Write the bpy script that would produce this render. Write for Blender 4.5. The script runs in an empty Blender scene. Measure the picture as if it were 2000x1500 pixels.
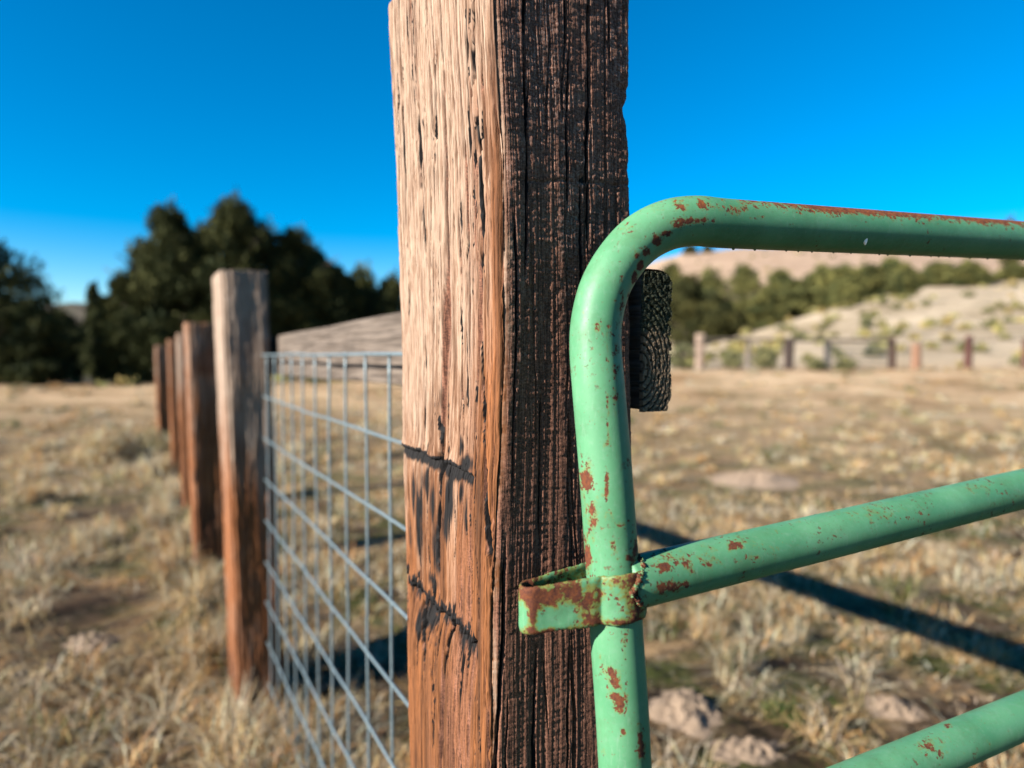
import bpy, math
import numpy as np
from mathutils import Vector
S = bpy.context.scene
COL = S.collection
R = math.radians

# ------------------------------------------------------------------ camera
F = 2000 * 24.0 / 36.0            # focal length in photo pixels
EYE = 1.27
PITCH = math.atan(55.0 / F)
cam = bpy.data.objects.new('camera', bpy.data.cameras.new('camera'))
COL.objects.link(cam)
cam.location = (0, 0, EYE)
cam.rotation_euler = (R(90) - PITCH, 0, 0)
cam.data.lens = 24.0
cam.data.sensor_width = 36.0
cam.data.clip_start = 0.02
cam.data.clip_end = 5000
cam.data.dof.use_dof = True
cam.data.dof.focus_distance = 0.635
cam.data.dof.aperture_fstop = 2.7
cam.data.dof.aperture_blades = 9
S.camera = cam

# ------------------------------------------------------------------ world, sun, exposure
SUN_EL = 25.0
SUN_DIR = Vector((-0.857, -0.515, 0)).normalized() * math.cos(R(SUN_EL)) + Vector((0, 0, math.sin(R(SUN_EL))))
world = bpy.data.worlds.new('World')
S.world = world
world.use_nodes = True
wn, wl = world.node_tree.nodes, world.node_tree.links
wn.clear()
wo = wn.new('ShaderNodeOutputWorld'); bg = wn.new('ShaderNodeBackground')
sky = wn.new('ShaderNodeTexSky'); sky.sky_type = 'NISHITA'; sky.sun_disc = False
sky.sun_elevation = R(SUN_EL)
sky.sun_rotation = math.atan2(SUN_DIR.x, SUN_DIR.y)
sky.altitude = 1400; sky.air_density = 1.0; sky.dust_density = 0.15; sky.ozone_density = 2.2
hs = wn.new('ShaderNodeHueSaturation'); hs.inputs['Saturation'].default_value = 1.68
hs.inputs['Hue'].default_value = 0.498
wl.new(sky.outputs[0], hs.inputs['Color']); wl.new(hs.outputs[0], bg.inputs['Color'])
bg.inputs['Strength'].default_value = 0.05
wl.new(bg.outputs[0], wo.inputs['Surface'])
sun = bpy.data.objects.new('sun', bpy.data.lights.new('sun', 'SUN'))
COL.objects.link(sun)
sun.data.energy = 5.0; sun.data.angle = R(0.5); sun.data.color = (1.0, 0.93, 0.83)
sun.rotation_euler = SUN_DIR.to_track_quat('Z', 'Y').to_euler()
sun.location = (-3, -2, 5)
S.view_settings.view_transform = 'Standard'; S.view_settings.look = 'None'
S.view_settings.exposure = 1.95; S.view_settings.gamma = 1.0
S.render.engine = 'CYCLES'
S.cycles.use_denoising = True
S.cycles.max_bounces = 6; S.cycles.diffuse_bounces = 3; S.cycles.glossy_bounces = 2
S.cycles.sample_clamp_indirect = 6.0

# ------------------------------------------------------------------ helpers
cp, sp_ = math.cos(PITCH), math.sin(PITCH)
def at(px, py, Y):
    """world point seen at photo pixel (px, py) at world depth Y"""
    rx, ru = (px - 1000) / F, (750 - py) / F
    d = np.array([rx, cp + ru * sp_, -sp_ + ru * cp])
    return np.array([0, 0, EYE]) + d * (Y / d[1])
def proj(P):
    P = np.asarray(P, float); q = P - np.array([0, 0, EYE])
    dep = q[..., 1] * cp - q[..., 2] * sp_
    up = q[..., 1] * sp_ + q[..., 2] * cp
    return 1000 + F * q[..., 0] / dep, 750 - F * up / dep
def hsh(ix, iy, seed):
    h = (ix.astype(np.int64) * 374761393 + iy.astype(np.int64) * 668265263 + seed * 2147483647) & 0xFFFFFFFF
    h = ((h ^ (h >> 13)) * 1274126177) & 0xFFFFFFFF
    h = ((h ^ (h >> 16)) * 2246822519) & 0xFFFFFFFF
    return ((h ^ (h >> 15)) & 0xFFFFFF) / float(0xFFFFFF)
def vn(x, y, seed=0):
    x = np.asarray(x, float); y = np.asarray(y, float)
    x, y = np.broadcast_arrays(x, y)
    ix, iy = np.floor(x), np.floor(y); fx, fy = x - ix, y - iy
    fx = fx * fx * fx * (fx * (fx * 6 - 15) + 10); fy = fy * fy * fy * (fy * (fy * 6 - 15) + 10)
    a, b = hsh(ix, iy, seed), hsh(ix + 1, iy, seed)
    c, d = hsh(ix, iy + 1, seed), hsh(ix + 1, iy + 1, seed)
    return (a + (b - a) * fx) * (1 - fy) + (c + (d - c) * fx) * fy       # 0..1
def fbm(x, y, seed=0, o=4, g=0.5):
    t, a, n = 0, 1.0, 0
    for i in range(o):
        t = t + a * (vn(x * 2 ** i, y * 2 ** i, seed + i * 17) - 0.5); n += a; a *= g
    return t / n * 2                                                        # about -1..1
def sst(a, b, x):
    t = np.clip((x - a) / (b - a), 0, 1); return t * t * (3 - 2 * t)

def mesh_obj(name, V, FA, mat=None, parent=None, attrs=None, smooth=True):
    """V (n,3); FA (m,k) int faces; attrs: {name: float array n or (n,4) colour}"""
    V = np.asarray(V, np.float32); FA = np.asarray(FA, np.int32)
    me = bpy.data.meshes.new(name)
    m, k = FA.shape
    me.vertices.add(len(V)); me.vertices.foreach_set('co', V.ravel())
    me.loops.add(m * k); me.loops.foreach_set('vertex_index', FA.ravel())
    me.polygons.add(m)
    me.polygons.foreach_set('loop_start', np.arange(0, m * k, k, dtype=np.int32))
    try: me.polygons.foreach_set('loop_total', np.full(m, k, np.int32))
    except Exception: pass
    me.polygons.foreach_set('use_smooth', np.full(m, smooth, bool))
    me.update(calc_edges=True); me.validate()
    for an, av in (attrs or {}).items():
        av = np.asarray(av, np.float32)
        if av.ndim == 2:
            a = me.attributes.new(an, 'FLOAT_COLOR', 'POINT'); a.data.foreach_set('color', av.ravel())
        else:
            a = me.attributes.new(an, 'FLOAT', 'POINT'); a.data.foreach_set('value', av)
    o = bpy.data.objects.new(name, me); COL.objects.link(o)
    if mat: me.materials.append(mat)
    if parent: o.parent = parent; o.matrix_parent_inverse = parent.matrix_basis.inverted()
    return o
def grid_faces(nr, nc, wrap=False):
    r = np.arange(nr - 1)[:, None]; c = np.arange(nc if wrap else nc - 1)[None, :]
    c2 = (c + 1) % nc
    a = r * nc + c; b = r * nc + c2; d = (r + 1) * nc + c2; e = (r + 1) * nc + c
    return np.stack([a, b, d, e], -1).reshape(-1, 4)
def tag(o, label, cat, group=None):
    o['label'] = label; o['category'] = cat
    if group: o['group'] = group
    return o
def empty(name, loc, label, cat, group=None):
    o = bpy.data.objects.new(name, None); COL.objects.link(o); o.location = Vector([float(v) for v in loc])
    o.empty_display_size = 0.1
    bpy.context.view_layer.update()
    return tag(o, label, cat, group)
def sweep(path, rad, seg=24, caps=True, scale=None):
    """tube along path (n,3); rad scalar or array; returns V, F, s, ang"""
    P = np.asarray(path, float); n = len(P)
    T = np.gradient(P, axis=0); T /= np.linalg.norm(T, axis=1)[:, None]
    ref = np.array([0, 0, 1.0]) if abs(T[0][2]) < 0.9 else np.array([0, 1.0, 0])
    N = np.cross(T[0], ref); N /= np.linalg.norm(N)
    Ns = [N]
    for i in range(1, n):
        N = Ns[-1] - T[i] * np.dot(Ns[-1], T[i]); Ns.append(N / np.linalg.norm(N))
    Ns = np.array(Ns); B = np.cross(T, Ns)
    a = np.linspace(0, 2 * math.pi, seg, endpoint=False)
    rad = np.broadcast_to(np.asarray(rad, float), (n,))
    V = P[:, None, :] + rad[:, None, None] * (np.cos(a)[None, :, None] * Ns[:, None, :] + np.sin(a)[None, :, None] * B[:, None, :])
    V = V.reshape(-1, 3); Fc = grid_faces(n, seg, True)
    if caps:
        V = np.vstack([V, P[0], P[-1]]); k = n * seg
        j = np.arange(seg); j2 = (j + 1) % seg
        Fc = np.vstack([Fc, np.stack([j2, j, np.full(seg, k), np.full(seg, k)], -1)[:, [0, 1, 2, 2]],
                        np.stack([(n - 1) * seg + j, (n - 1) * seg + j2, np.full(seg, k + 1), np.full(seg, k + 1)], -1)])
    return V, Fc
def sweep_obj(name, path, rad, seg, mat, parent=None, attrfn=None, closed_caps=True):
    V, Fc = sweep(path, rad, seg, False)
    n = len(path)
    # caps as quads fans collapsed inward ring
    if closed_caps:
        P = np.asarray(path); k = len(V)
        r0 = V[:seg] * 0.02 + P[0] * 0.98; r1 = V[(n - 1) * seg:n * seg] * 0.02 + P[-1] * 0.98
        V = np.vstack([V, r0, r1]); j = np.arange(seg); j2 = (j + 1) % seg
        Fc = np.vstack([Fc, np.stack([j2, j, k + j, k + j2], -1), np.stack([(n - 1) * seg + j, (n - 1) * seg + j2, k + seg + j2, k + seg + j], -1)])
    o = mesh_obj(name, V, Fc[:, ::-1] if False else Fc, mat, parent, attrfn(V) if attrfn else None)
    return o
def smooth_path(pts, step, iters=0):
    """Catmull-Rom resample"""
    P = [np.asarray(p, float) for p in pts]; P = [2 * P[0] - P[1]] + P + [2 * P[-1] - P[-2]]
    out = []
    for i in range(1, len(P) - 2):
        L = np.linalg.norm(P[i + 1] - P[i]); k = max(2, int(L / step))
        for t in np.arange(k) / k:
            out.append(0.5 * (2 * P[i] + (P[i + 1] - P[i - 1]) * t + (2 * P[i - 1] - 5 * P[i] + 4 * P[i + 1] - P[i + 2]) * t * t
                              + (3 * P[i] - P[i - 1] - 3 * P[i + 1] + P[i + 2]) * t ** 3))
    out.append(P[-2]); return np.array(out)

# ------------------------------------------------------------------ node helpers
class NT:
    def __init__(s, name):
        s.m = bpy.data.materials.new(name); s.m.use_nodes = True
        s.n, s.l = s.m.node_tree.nodes, s.m.node_tree.links
        s.n.clear(); s.out = s.n.new('ShaderNodeOutputMaterial'); s.b = s.n.new('ShaderNodeBsdfPrincipled')
        s.l.new(s.b.outputs[0], s.out.inputs['Surface'])
    def link(s, a, b): s.l.new(a, b)
    def coord(s, scale=(1, 1, 1), kind='Object', rot=(0, 0, 0)):
        t = s.n.new('ShaderNodeTexCoord'); m = s.n.new('ShaderNodeMapping')
        m.inputs['Scale'].default_value = scale; m.inputs['Rotation'].default_value = rot
        s.link(t.outputs[kind], m.inputs[0]); return m.outputs[0]
    def noise(s, co, scale, detail=4, rough=0.6, dist=0):
        t = s.n.new('ShaderNodeTexNoise'); t.inputs['Scale'].default_value = scale
        t.inputs['Detail'].default_value = detail; t.inputs['Roughness'].default_value = rough
        t.inputs['Distortion'].default_value = dist
        s.link(co, t.inputs['Vector']); return t.outputs[0]
    def ramp(s, v, stops, interp='LINEAR'):
        r = s.n.new('ShaderNodeValToRGB'); e = r.color_ramp.elements; r.color_ramp.interpolation = interp
        while len(e) < len(stops): e.new(0.5)
        for el, (p, c) in zip(e, stops):
            el.position = p; el.color = (*c, 1) if isinstance(c, (tuple, list)) else (c, c, c, 1)
        s.link(v, r.inputs[0]); return r.outputs[0]
    def mix(s, f, a, b, mode='MIX'):
        m = s.n.new('ShaderNodeMix'); m.data_type = 'RGBA'; m.blend_type = mode
        for i, v in ((0, f), (6, a), (7, b)):
            if hasattr(v, 'is_linked') or hasattr(v, 'links'): s.link(v, m.inputs[i])
            else: m.inputs[i].default_value = v if i == 0 else (*v, 1)
        return m.outputs[2]
    def math(s, op, a, b=0.0, clamp=False):
        m = s.n.new('ShaderNodeMath'); m.operation = op; m.use_clamp = clamp
        for i, v in enumerate((a, b)):
            if hasattr(v, 'links'): s.link(v, m.inputs[i])
            else: m.inputs[i].default_value = v
        return m.outputs[0]
    def attr(s, name):
        a = s.n.new('ShaderNodeAttribute'); a.attribute_name = name; return a
    def bump(s, h, strength, dist):
        b = s.n.new('ShaderNodeBump'); b.inputs['Strength'].default_value = strength
        b.inputs['Distance'].default_value = dist; s.link(h, b.inputs['Height'])
        s.link(b.outputs[0], s.b.inputs['Normal']); return b
    def set(s, color=None, rough=None, metal=None, spec=None, k=0.44):
        if hasattr(color, 'links'): color = s.mix(1.0, color, (k, k, k), 'MULTIPLY')
        elif color is not None: color = tuple(v * k for v in color)
        for k, v in (('Base Color', color), ('Roughness', rough), ('Metallic', metal), ('Specular IOR Level', spec)):
            if v is None: continue
            if hasattr(v, 'links'): s.link(v, s.b.inputs[k])
            elif k == 'Base Color': s.b.inputs[k].default_value = (*v, 1)
            else: s.b.inputs[k].default_value = v
        return s.m

# ------------------------------------------------------------------ materials
def wood_mat(name, warm, pale, dark, use_attr=True):
    t = NT(name)
    c1 = t.coord((1, 1, 0.045)); c2 = t.coord((1, 1, 0.02)); c3 = t.coord()
    fine = t.noise(c1, 420, 5, 0.65, 0.3); streak = t.noise(c2, 110, 4, 0.6, 0.6); patch = t.noise(c3, 9, 3, 0.5)
    w = t.mix(t.ramp(streak, [(0.33, 0), (0.66, 1)]), tuple(v * 0.32 for v in warm), tuple(min(1, v * 1.5) for v in warm))
    w = t.mix(t.math('MULTIPLY', t.ramp(fine, [(0.38, 1), (0.55, 0)]), 0.55), w, tuple(v * 0.25 for v in warm))
    p = t.mix(t.ramp(fine, [(0.36, 0), (0.58, 1)]), (pale[0] * 0.45, pale[1] * 0.33, pale[2] * 0.26), pale)
    if use_attr:
        f = t.math('ADD', t.attr('pale').outputs['Fac'], t.math('MULTIPLY', t.math('SUBTRACT', streak, 0.5), 2.6))
        f = t.math('ADD', f, t.math('MULTIPLY', t.math('SUBTRACT', patch, 0.5), 0.7))
    else:
        f = t.math('ADD', t.math('MULTIPLY', t.math('SUBTRACT', streak, 0.5), 1.5), 0.5)
    c = t.mix(t.ramp(f, [(0.12, 0), (0.85, 1)]), w, p)
    if use_attr:
        d = t.math('ADD', t.attr('dark').outputs['Fac'], t.math('MULTIPLY', t.math('SUBTRACT', fine, 0.5), 0.6))
        bl = t.noise(t.coord((1, 1, 1.6)), 330, 5, 0.75); vf = t.noise(t.coord((1, 1, 0.05)), 650, 4, 0.7)
        mt = t.math('ADD', t.math('MULTIPLY', bl, 0.55), t.math('MULTIPLY', vf, 0.45))
        dk = t.mix(t.ramp(mt, [(0.42, 0), (0.58, 1)]), tuple(v * 0.4 for v in dark), tuple(v * 1.9 for v in dark))
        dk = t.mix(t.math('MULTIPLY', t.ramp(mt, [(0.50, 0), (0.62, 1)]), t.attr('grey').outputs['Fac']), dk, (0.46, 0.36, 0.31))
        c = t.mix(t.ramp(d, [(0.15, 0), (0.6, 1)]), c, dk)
        ch = t.math('ADD', t.attr('char_and_shade').outputs['Fac'], t.math('MULTIPLY', t.math('SUBTRACT', streak, 0.5), 1.6))  # burnt stains, plus crack shade put into the colour
        c = t.mix(t.ramp(ch, [(0.38, 0), (0.62, 1)]), c, (0.006, 0.005, 0.006))
    t.bump(t.math('ADD', fine, t.math('MULTIPLY', t.noise(t.coord((1, 1, 0.25)), 600, 3, 0.6), 0.6)), 0.7, 0.0012)
    return t.set(c, 0.85, 0, 0.25)
M_post = wood_mat('weathered_post_wood', (0.30, 0.108, 0.034), (0.56, 0.397, 0.288), (0.21, 0.090, 0.054))
def simple_wood(name, warm, pale, dark=(0.05, 0.02, 0.01)): return wood_mat(name, warm, pale, dark)
M_post_b = simple_wood('brown_post_wood', (0.36, 0.12, 0.032), (0.52, 0.40, 0.31), (0.08, 0.028, 0.01))

def rail_mat():
    t = NT('grey_board_wood')
    c1 = t.coord((0.03, 1, 1)); f = t.noise(c1, 160, 5, 0.65, 0.6); g = t.noise(t.coord((0.12, 1, 1)), 30, 3, 0.5, 1.5)
    c = t.mix(t.ramp(f, [(0.35, 0), (0.6, 1)]), (0.06, 0.045, 0.035), (0.27, 0.215, 0.175))
    c = t.mix(t.math('MULTIPLY', t.ramp(g, [(0.35, 1), (0.5, 0)]), 0.5), c, (0.10, 0.07, 0.05))
    t.bump(f, 0.6, 0.003)
    return t.set(c, 0.9, 0, 0.2)
M_rail = rail_mat()
def endgrain_mat():
    t = NT('mossy_end_grain')
    n = t.noise(t.coord(), 700, 4, 0.7); m = t.noise(t.coord(), 60, 3, 0.6)
    r = t.attr('ring').outputs['Fac']; ms = t.attr('moss').outputs['Fac']
    c = t.mix(r, (0.05, 0.032, 0.02), (0.42, 0.29, 0.19))
    c = t.mix(t.ramp(t.math('ADD', ms, t.math('MULTIPLY', t.math('SUBTRACT', m, 0.5), 1.2)), [(0.2, 0), (0.8, 1)]), c,
              t.mix(t.ramp(n, [(0.4, 0), (0.65, 1)]), (0.035, 0.038, 0.02), (0.25, 0.26, 0.17)))
    t.bump(n, 0.9, 0.0015)
    return t.set(c, 0.95, 0, 0.15)
M_end = endgrain_mat()

def paint_mat(name='chipped_green_paint', heavy=0.0, hal=0.55, soft=0.0):
    t = NT(name); co = t.coord()
    big = t.noise(co, 75, 5, 0.62, 0.4); mid = t.noise(co, 300, 4, 0.7); spk = t.noise(co, 520, 2, 0.5)
    hue = t.noise(co, 14, 3, 0.5); scr = t.noise(t.coord((1, 1, 0.12)), 500, 3, 0.7)
    rb = t.attr('rust').outputs['Fac']
    v = t.math('ADD', t.math('ADD', rb, t.math('MULTIPLY', t.math('SUBTRACT', big, 0.5), 1.5)), t.math('MULTIPLY', t.math('SUBTRACT', mid, 0.5), 0.9))
    v = t.math('ADD', v, heavy)
    mask = t.ramp(v, [(0.37, 0), (0.40 + soft, 1)])
    halo = t.ramp(v, [(0.19 - soft, 0), (0.38, 1)])
    speck = t.math('MULTIPLY', t.ramp(spk, [(0.69, 0), (0.71, 1)]), t.ramp(big, [(0.45, 0), (0.6, 1)]))
    scm = t.math('MULTIPLY', t.ramp(scr, [(0.705, 0), (0.725, 1)]), t.ramp(hue, [(0.45, 0), (0.62, 1)]))
    g = t.mix(t.ramp(hue, [(0.3, 0), (0.7, 1)]), (0.088, 0.315, 0.15), (0.155, 0.43, 0.22))
    g = t.mix(t.math('MULTIPLY', t.ramp(t.noise(co, 160, 6, 0.75), [(0.5, 0), (0.75, 1)]), 0.45), g, (0.24, 0.44, 0.30))
    g = t.mix(t.math('MULTIPLY', t.ramp(t.noise(co, 30, 6, 0.75), [(0.48, 0), (0.72, 1)]), 0.45), g, (0.09, 0.19, 0.075))
    g = t.mix(t.math('MULTIPLY', t.ramp(t.noise(t.coord((1, 1, 0.1)), 260, 5, 0.75), [(0.58, 0), (0.72, 1)]), 0.4), g, (0.33, 0.52, 0.37))
    fl = t.math('MULTIPLY', t.ramp(t.noise(co, 210, 3, 0.6), [(0.60, 0), (0.62, 1)]), t.ramp(t.math('ADD', rb, t.noise(co, 22, 2, 0.5)), [(0.50, 0), (0.62, 1)]))
    g = t.mix(t.math('MULTIPLY', halo, hal), g, (0.24, 0.25, 0.05))
    ru = t.mix(t.ramp(t.noise(co, 260, 4, 0.7), [(0.35, 0), (0.65, 1)]), (0.075, 0.022, 0.014), (0.36, 0.105, 0.022))
    ru = t.mix(t.ramp(t.attr('orange').outputs['Fac'], [(0, 0), (1, 1)]), t.mix(0.55, ru, (0.085, 0.028, 0.022)), ru)
    al = t.math('MAXIMUM', t.math('MAXIMUM', mask, fl), t.math('MAXIMUM', speck, scm))
    c = t.mix(al, g, ru)
    h = t.math('SUBTRACT', t.math('MULTIPLY', t.noise(co, 120, 2, 0.5), 0.25), t.math('MULTIPLY', al, t.math('SUBTRACT', 1.0, t.math('MULTIPLY', mid, 1.2))))
    t.bump(h, 0.55, 0.0006)
    rg = t.mix(al, t.mix(t.noise(co, 90, 5, 0.7), (0.38, 0.38, 0.38), (0.62, 0.62, 0.62)), (0.85, 0.85, 0.85))
    return t.set(c, rg, 0, 0.22)
M_paint = paint_mat()
def galv_mat():
    t = NT('galvanised_wire'); n = t.noise(t.coord(), 180, 4, 0.6)
    c = t.ramp(n, [(0.3, (0.15, 0.22, 0.26)), (0.7, (0.36, 0.46, 0.50))])
    return t.set(c, 0.5, 0.35, 0.5)
M_wire = galv_mat()
def attr_mat(name, rough=0.9, sheen=0.0, trans=0.0):
    t = NT(name); a = t.attr('col').outputs['Color']
    t.set(a, rough, 0, 0.1, 0.47); a = t.mix(1.0, a, (0.47, 0.47, 0.47), 'MULTIPLY')
    if trans:
        tr = t.n.new('ShaderNodeBsdfTranslucent'); t.link(a, tr.inputs['Color'])
        mx = t.n.new('ShaderNodeMixShader'); mx.inputs[0].default_value = trans
        t.link(t.b.outputs[0], mx.inputs[1]); t.link(tr.outputs[0], mx.inputs[2]); t.link(mx.outputs[0], t.out.inputs['Surface'])
    return t.m
M_grass = attr_mat('dry_grass_blades', 0.8, 0, 0.25)
M_leaf = attr_mat('juniper_foliage', 0.85, 0, 0.12)
def bark():
    t = NT('juniper_bark'); n = t.noise(t.coord((1, 1, 0.15)), 25, 4, 0.6)
    return t.set(t.ramp(n, [(0.3, (0.05, 0.035, 0.025)), (0.7, (0.17, 0.12, 0.09))]), 0.9)
M_bark = bark()
def soil():
    t = NT('pale_dug_soil'); n = t.noise(t.coord(), 28, 6, 0.7); m = t.noise(t.coord(), 140, 4, 0.7)
    t.bump(t.math('ADD', n, m), 1.0, 0.012)
    return t.set(t.mix(t.ramp(m, [(0.35, 0), (0.6, 1)]), t.ramp(n, [(0.3, (0.20, 0.13, 0.08)), (0.65, (0.42, 0.30, 0.20))]), (0.58, 0.42, 0.29)), 0.95)
M_soil = soil()

# ------------------------------------------------------------------ terrain
PXK = np.array([-1500, 0, 150, 300, 900, 1250, 1330, 1420, 1500, 1600, 1700, 1800, 2000, 2600, 4500])
ROWS = [  # depth, screen row of the surface at that depth for each azimuth
    (26, [745, 752, 752, 752, 740, 730, 724, 722, 722, 722, 722, 721, 720, 710, 700]),
    (45, [735, 745, 742, 740, 728, 716, 706, 694, 678, 660, 650, 640, 630, 615, 600]),
    (66, [725, 735, 730, 728, 720, 710, 690, 664, 640, 610, 594, 580, 566, 535, 520]),
    (95, [720, 728, 722, 720, 716, 700, 678, 652, 628, 598, 578, 560, 545, 520, 500]),
    (150, [690, 700, 698, 695, 690, 660, 620, 600, 585, 570, 560, 548, 535, 515, 500]),
    (260, [600, 600, 592, 596, 620, 520, 496, 488, 482, 478, 478, 480, 484, 490, 500]),
    (420, [620, 640, 640, 640, 650, 600, 560, 530, 540, 540, 540, 540, 540, 530, 520]),
    (900, [690] * 15)]
def hgt(X, Y):
    X = np.asarray(X, float); Y = np.asarray(Y, float)
    Yc = np.maximum(Y, 8.0)
    px = 1000 + F * X / Yc
    D = [10.0] + [r[0] for r in ROWS]
    hs_ = [np.zeros_like(px)] + [EYE - (np.interp(px, PXK, r[1]) - 695) * r[0] / F for r in ROWS]
    h = np.zeros_like(px)
    for i in range(len(D) - 1):
        t = np.clip((Yc - D[i]) / (D[i + 1] - D[i]), 0, 1); t = t * t * (3 - 2 * t) if i < 4 else t
        h = np.where(Yc >= D[i], hs_[i] + (hs_[i + 1] - hs_[i]) * t, h)
    far = sst(12, 60, Yc)
    h = h + far * fbm(X / 14, Y / 14, 5, 3) * 0.25 * np.clip(Yc / 60, 0, 3)
    r = np.hypot(X, Y)
    h = h + 0.035 * fbm(X / 1.1, Y / 1.1, 7, 3) * (1 - sst(14, 40, r)) + 0.012 * fbm(X / 0.16, Y / 0.16, 9, 3) * (1 - sst(6, 14, r))
    h = h - 0.13 * np.exp(-((X + 1.0) ** 2 + (Y - 2.45) ** 2) / 0.5)
    return h
def h1(x, y): return float(hgt(np.array([x]), np.array([y]))[0])
az = np.concatenate([np.linspace(-180, -50, 40, endpoint=False), np.linspace(-50, 50, 420), np.linspace(50, 180, 41)[1:-1]])
az = np.radians(az)
rr = np.concatenate([[0.02], np.geomspace(0.25, 1400, 420)])
AA, RR = np.meshgrid(az, rr)
GX, GY = RR * np.sin(AA), RR * np.cos(AA)
GZ = hgt(GX, GY)
def ground_mat():
    t = NT('meadow_ground'); g = t.n.new('ShaderNodeNewGeometry'); P = g.outputs['Position']
    def nz(sc, d=5, r=0.6, mp=None): return t.noise(P, sc, d, r)
    sepn = t.n.new('ShaderNodeSeparateXYZ'); t.link(P, sepn.inputs[0])
    far = t.ramp(t.math('DIVIDE', sepn.outputs[1], 200.0), [(0.02, 0), (0.10, 1)])
    a = t.mix(t.ramp(nz(3.0), [(0.35, 0), (0.62, 1)]), (0.055, 0.032, 0.018), (0.54, 0.36, 0.19))
    a = t.mix(t.ramp(nz(1.6, 4), [(0.46, 0), (0.56, 1)]), a, (0.085, 0.10, 0.022))
    a = t.mix(t.ramp(nz(14, 4, 0.7), [(0.55, 0), (0.68, 1)]), a, (0.46, 0.36, 0.26))
    a = t.mix(t.ramp(nz(30, 4, 0.7), [(0.53, 0), (0.62, 1)]), a, (0.03, 0.02, 0.014))
    a = t.mix(t.ramp(nz(2.3, 3, 0.6), [(0.55, 0), (0.63, 1)]), a, (0.045, 0.027, 0.017))
    a = t.mix(t.math('MULTIPLY', t.attr('damp').outputs['Fac'], 0.9), a, t.mix(t.ramp(nz(18, 5, 0.7), [(0.45, 0), (0.6, 1)]), (0.035, 0.021, 0.013), (0.13, 0.08, 0.05)))
    b = t.mix(t.ramp(nz(0.35, 6, 0.65), [(0.36, 0), (0.60, 1)]), (0.42, 0.25, 0.12), (0.95, 0.68, 0.42))
    b = t.mix(t.math('MULTIPLY', t.ramp(nz(0.9, 5, 0.7), [(0.50, 0), (0.60, 1)]), 0.6), b, (0.24, 0.19, 0.09))
    hill = t.mix(t.ramp(nz(0.16, 7, 0.7), [(0.38, 0), (0.6, 1)]), (0.40, 0.31, 0.20), (0.74, 0.60, 0.43))
    hill = t.mix(t.math('MULTIPLY', t.ramp(nz(0.5, 6, 0.7), [(0.56, 0), (0.63, 1)]), 0.6), hill, (0.15, 0.14, 0.10))
    hf = t.ramp(t.math('DIVIDE', sepn.outputs[1], 60.0), [(0.42, 0), (0.52, 1)])
    c = t.mix(far, a, t.mix(hf, b, hill))
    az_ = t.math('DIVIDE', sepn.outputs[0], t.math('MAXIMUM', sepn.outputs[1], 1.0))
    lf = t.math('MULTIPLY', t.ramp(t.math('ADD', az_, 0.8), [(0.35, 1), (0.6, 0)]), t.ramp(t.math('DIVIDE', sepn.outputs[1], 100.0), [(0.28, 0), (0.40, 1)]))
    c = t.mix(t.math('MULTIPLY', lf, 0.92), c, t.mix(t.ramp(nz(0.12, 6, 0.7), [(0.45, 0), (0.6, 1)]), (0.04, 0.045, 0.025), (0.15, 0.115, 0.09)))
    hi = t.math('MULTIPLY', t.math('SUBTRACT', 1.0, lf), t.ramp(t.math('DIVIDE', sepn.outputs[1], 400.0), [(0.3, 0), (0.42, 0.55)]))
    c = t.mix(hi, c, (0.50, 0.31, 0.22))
    t.bump(t.math('ADD', nz(26, 6, 0.75), nz(90, 4, 0.7)), 0.9, 0.02)
    return t.set(c, 0.95, 0, 0.1)
M_ground = ground_mat()
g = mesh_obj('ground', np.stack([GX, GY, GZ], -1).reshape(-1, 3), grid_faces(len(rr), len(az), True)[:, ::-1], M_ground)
g['kind'] = 'structure'; g_ground = g

# ------------------------------------------------------------------ the big post
HZ = 1.68
zf = np.concatenate([np.linspace(-0.12, 0.84, 50, endpoint=False), np.arange(0.84, HZ, 0.00125), [HZ]])
def pxz(tab, Yd, z):
    """x of a corner at height z from a table of (row, column) seen at depth Yd"""
    q = z - EYE
    dep = Yd * cp - q * sp_; row = 750 - F * (Yd * sp_ + q * cp) / dep
    t = np.array(tab, float); c = np.interp(row, t[:, 0], t[:, 1])
    return (c - 1000) / F * dep
YA, YB, YC = 0.62, 0.81, 0.695
cA = lambda z: pxz([(-400, 957), (0, 962), (300, 978), (500, 982), (700, 982), (900, 972), (1000, 966), (1200, 958), (1500, 957), (3000, 950)], YA, z)
cB = lambda z: pxz([(-10, 758), (100, 762), (300, 772), (650, 784), (850, 786), (1000, 790), (1100, 795), (1300, 796), (1500, 801), (3000, 815)], YB, z)
cC = lambda z: pxz([(-10, 1237), (600, 1237), (900, 1242), (1050, 1247), (1500, 1253), (3000, 1270)], YC, z)
def s_left(px, py):       # metres from the near corner along the left face (negative)
    ts = np.linspace(0, 1, 200)
    z = EYE
    for _ in range(3):
        ax, bx = float(cA(z)), float(cB(z))
        X = ax + (bx - ax) * ts; Y = YA + (YB - YA) * ts
        cx, cy = proj(np.stack([X, Y, np.full(200, z)], -1))
        i = int(np.argmin(abs(cx - px)))
        z = float(at(px, py, Y[i])[2])
    return -ts[i] * math.hypot(bx - ax, YB - YA), z
def s_right(px, py):
    ts = np.linspace(0, 1, 200); z = EYE
    for _ in range(3):
        ax, bx = float(cA(z)), float(cC(z))
        X = ax + (bx - ax) * ts; Y = YA + (YC - YA) * ts
        cx, cy = proj(np.stack([X, Y, np.full(200, z)], -1))
        i = int(np.argmin(abs(cx - px)))
        z = float(at(px, py, Y[i])[2])
    return ts[i] * math.hypot(bx - ax, YC - YA), z
LW, RW = 0.227, 0.153
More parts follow.
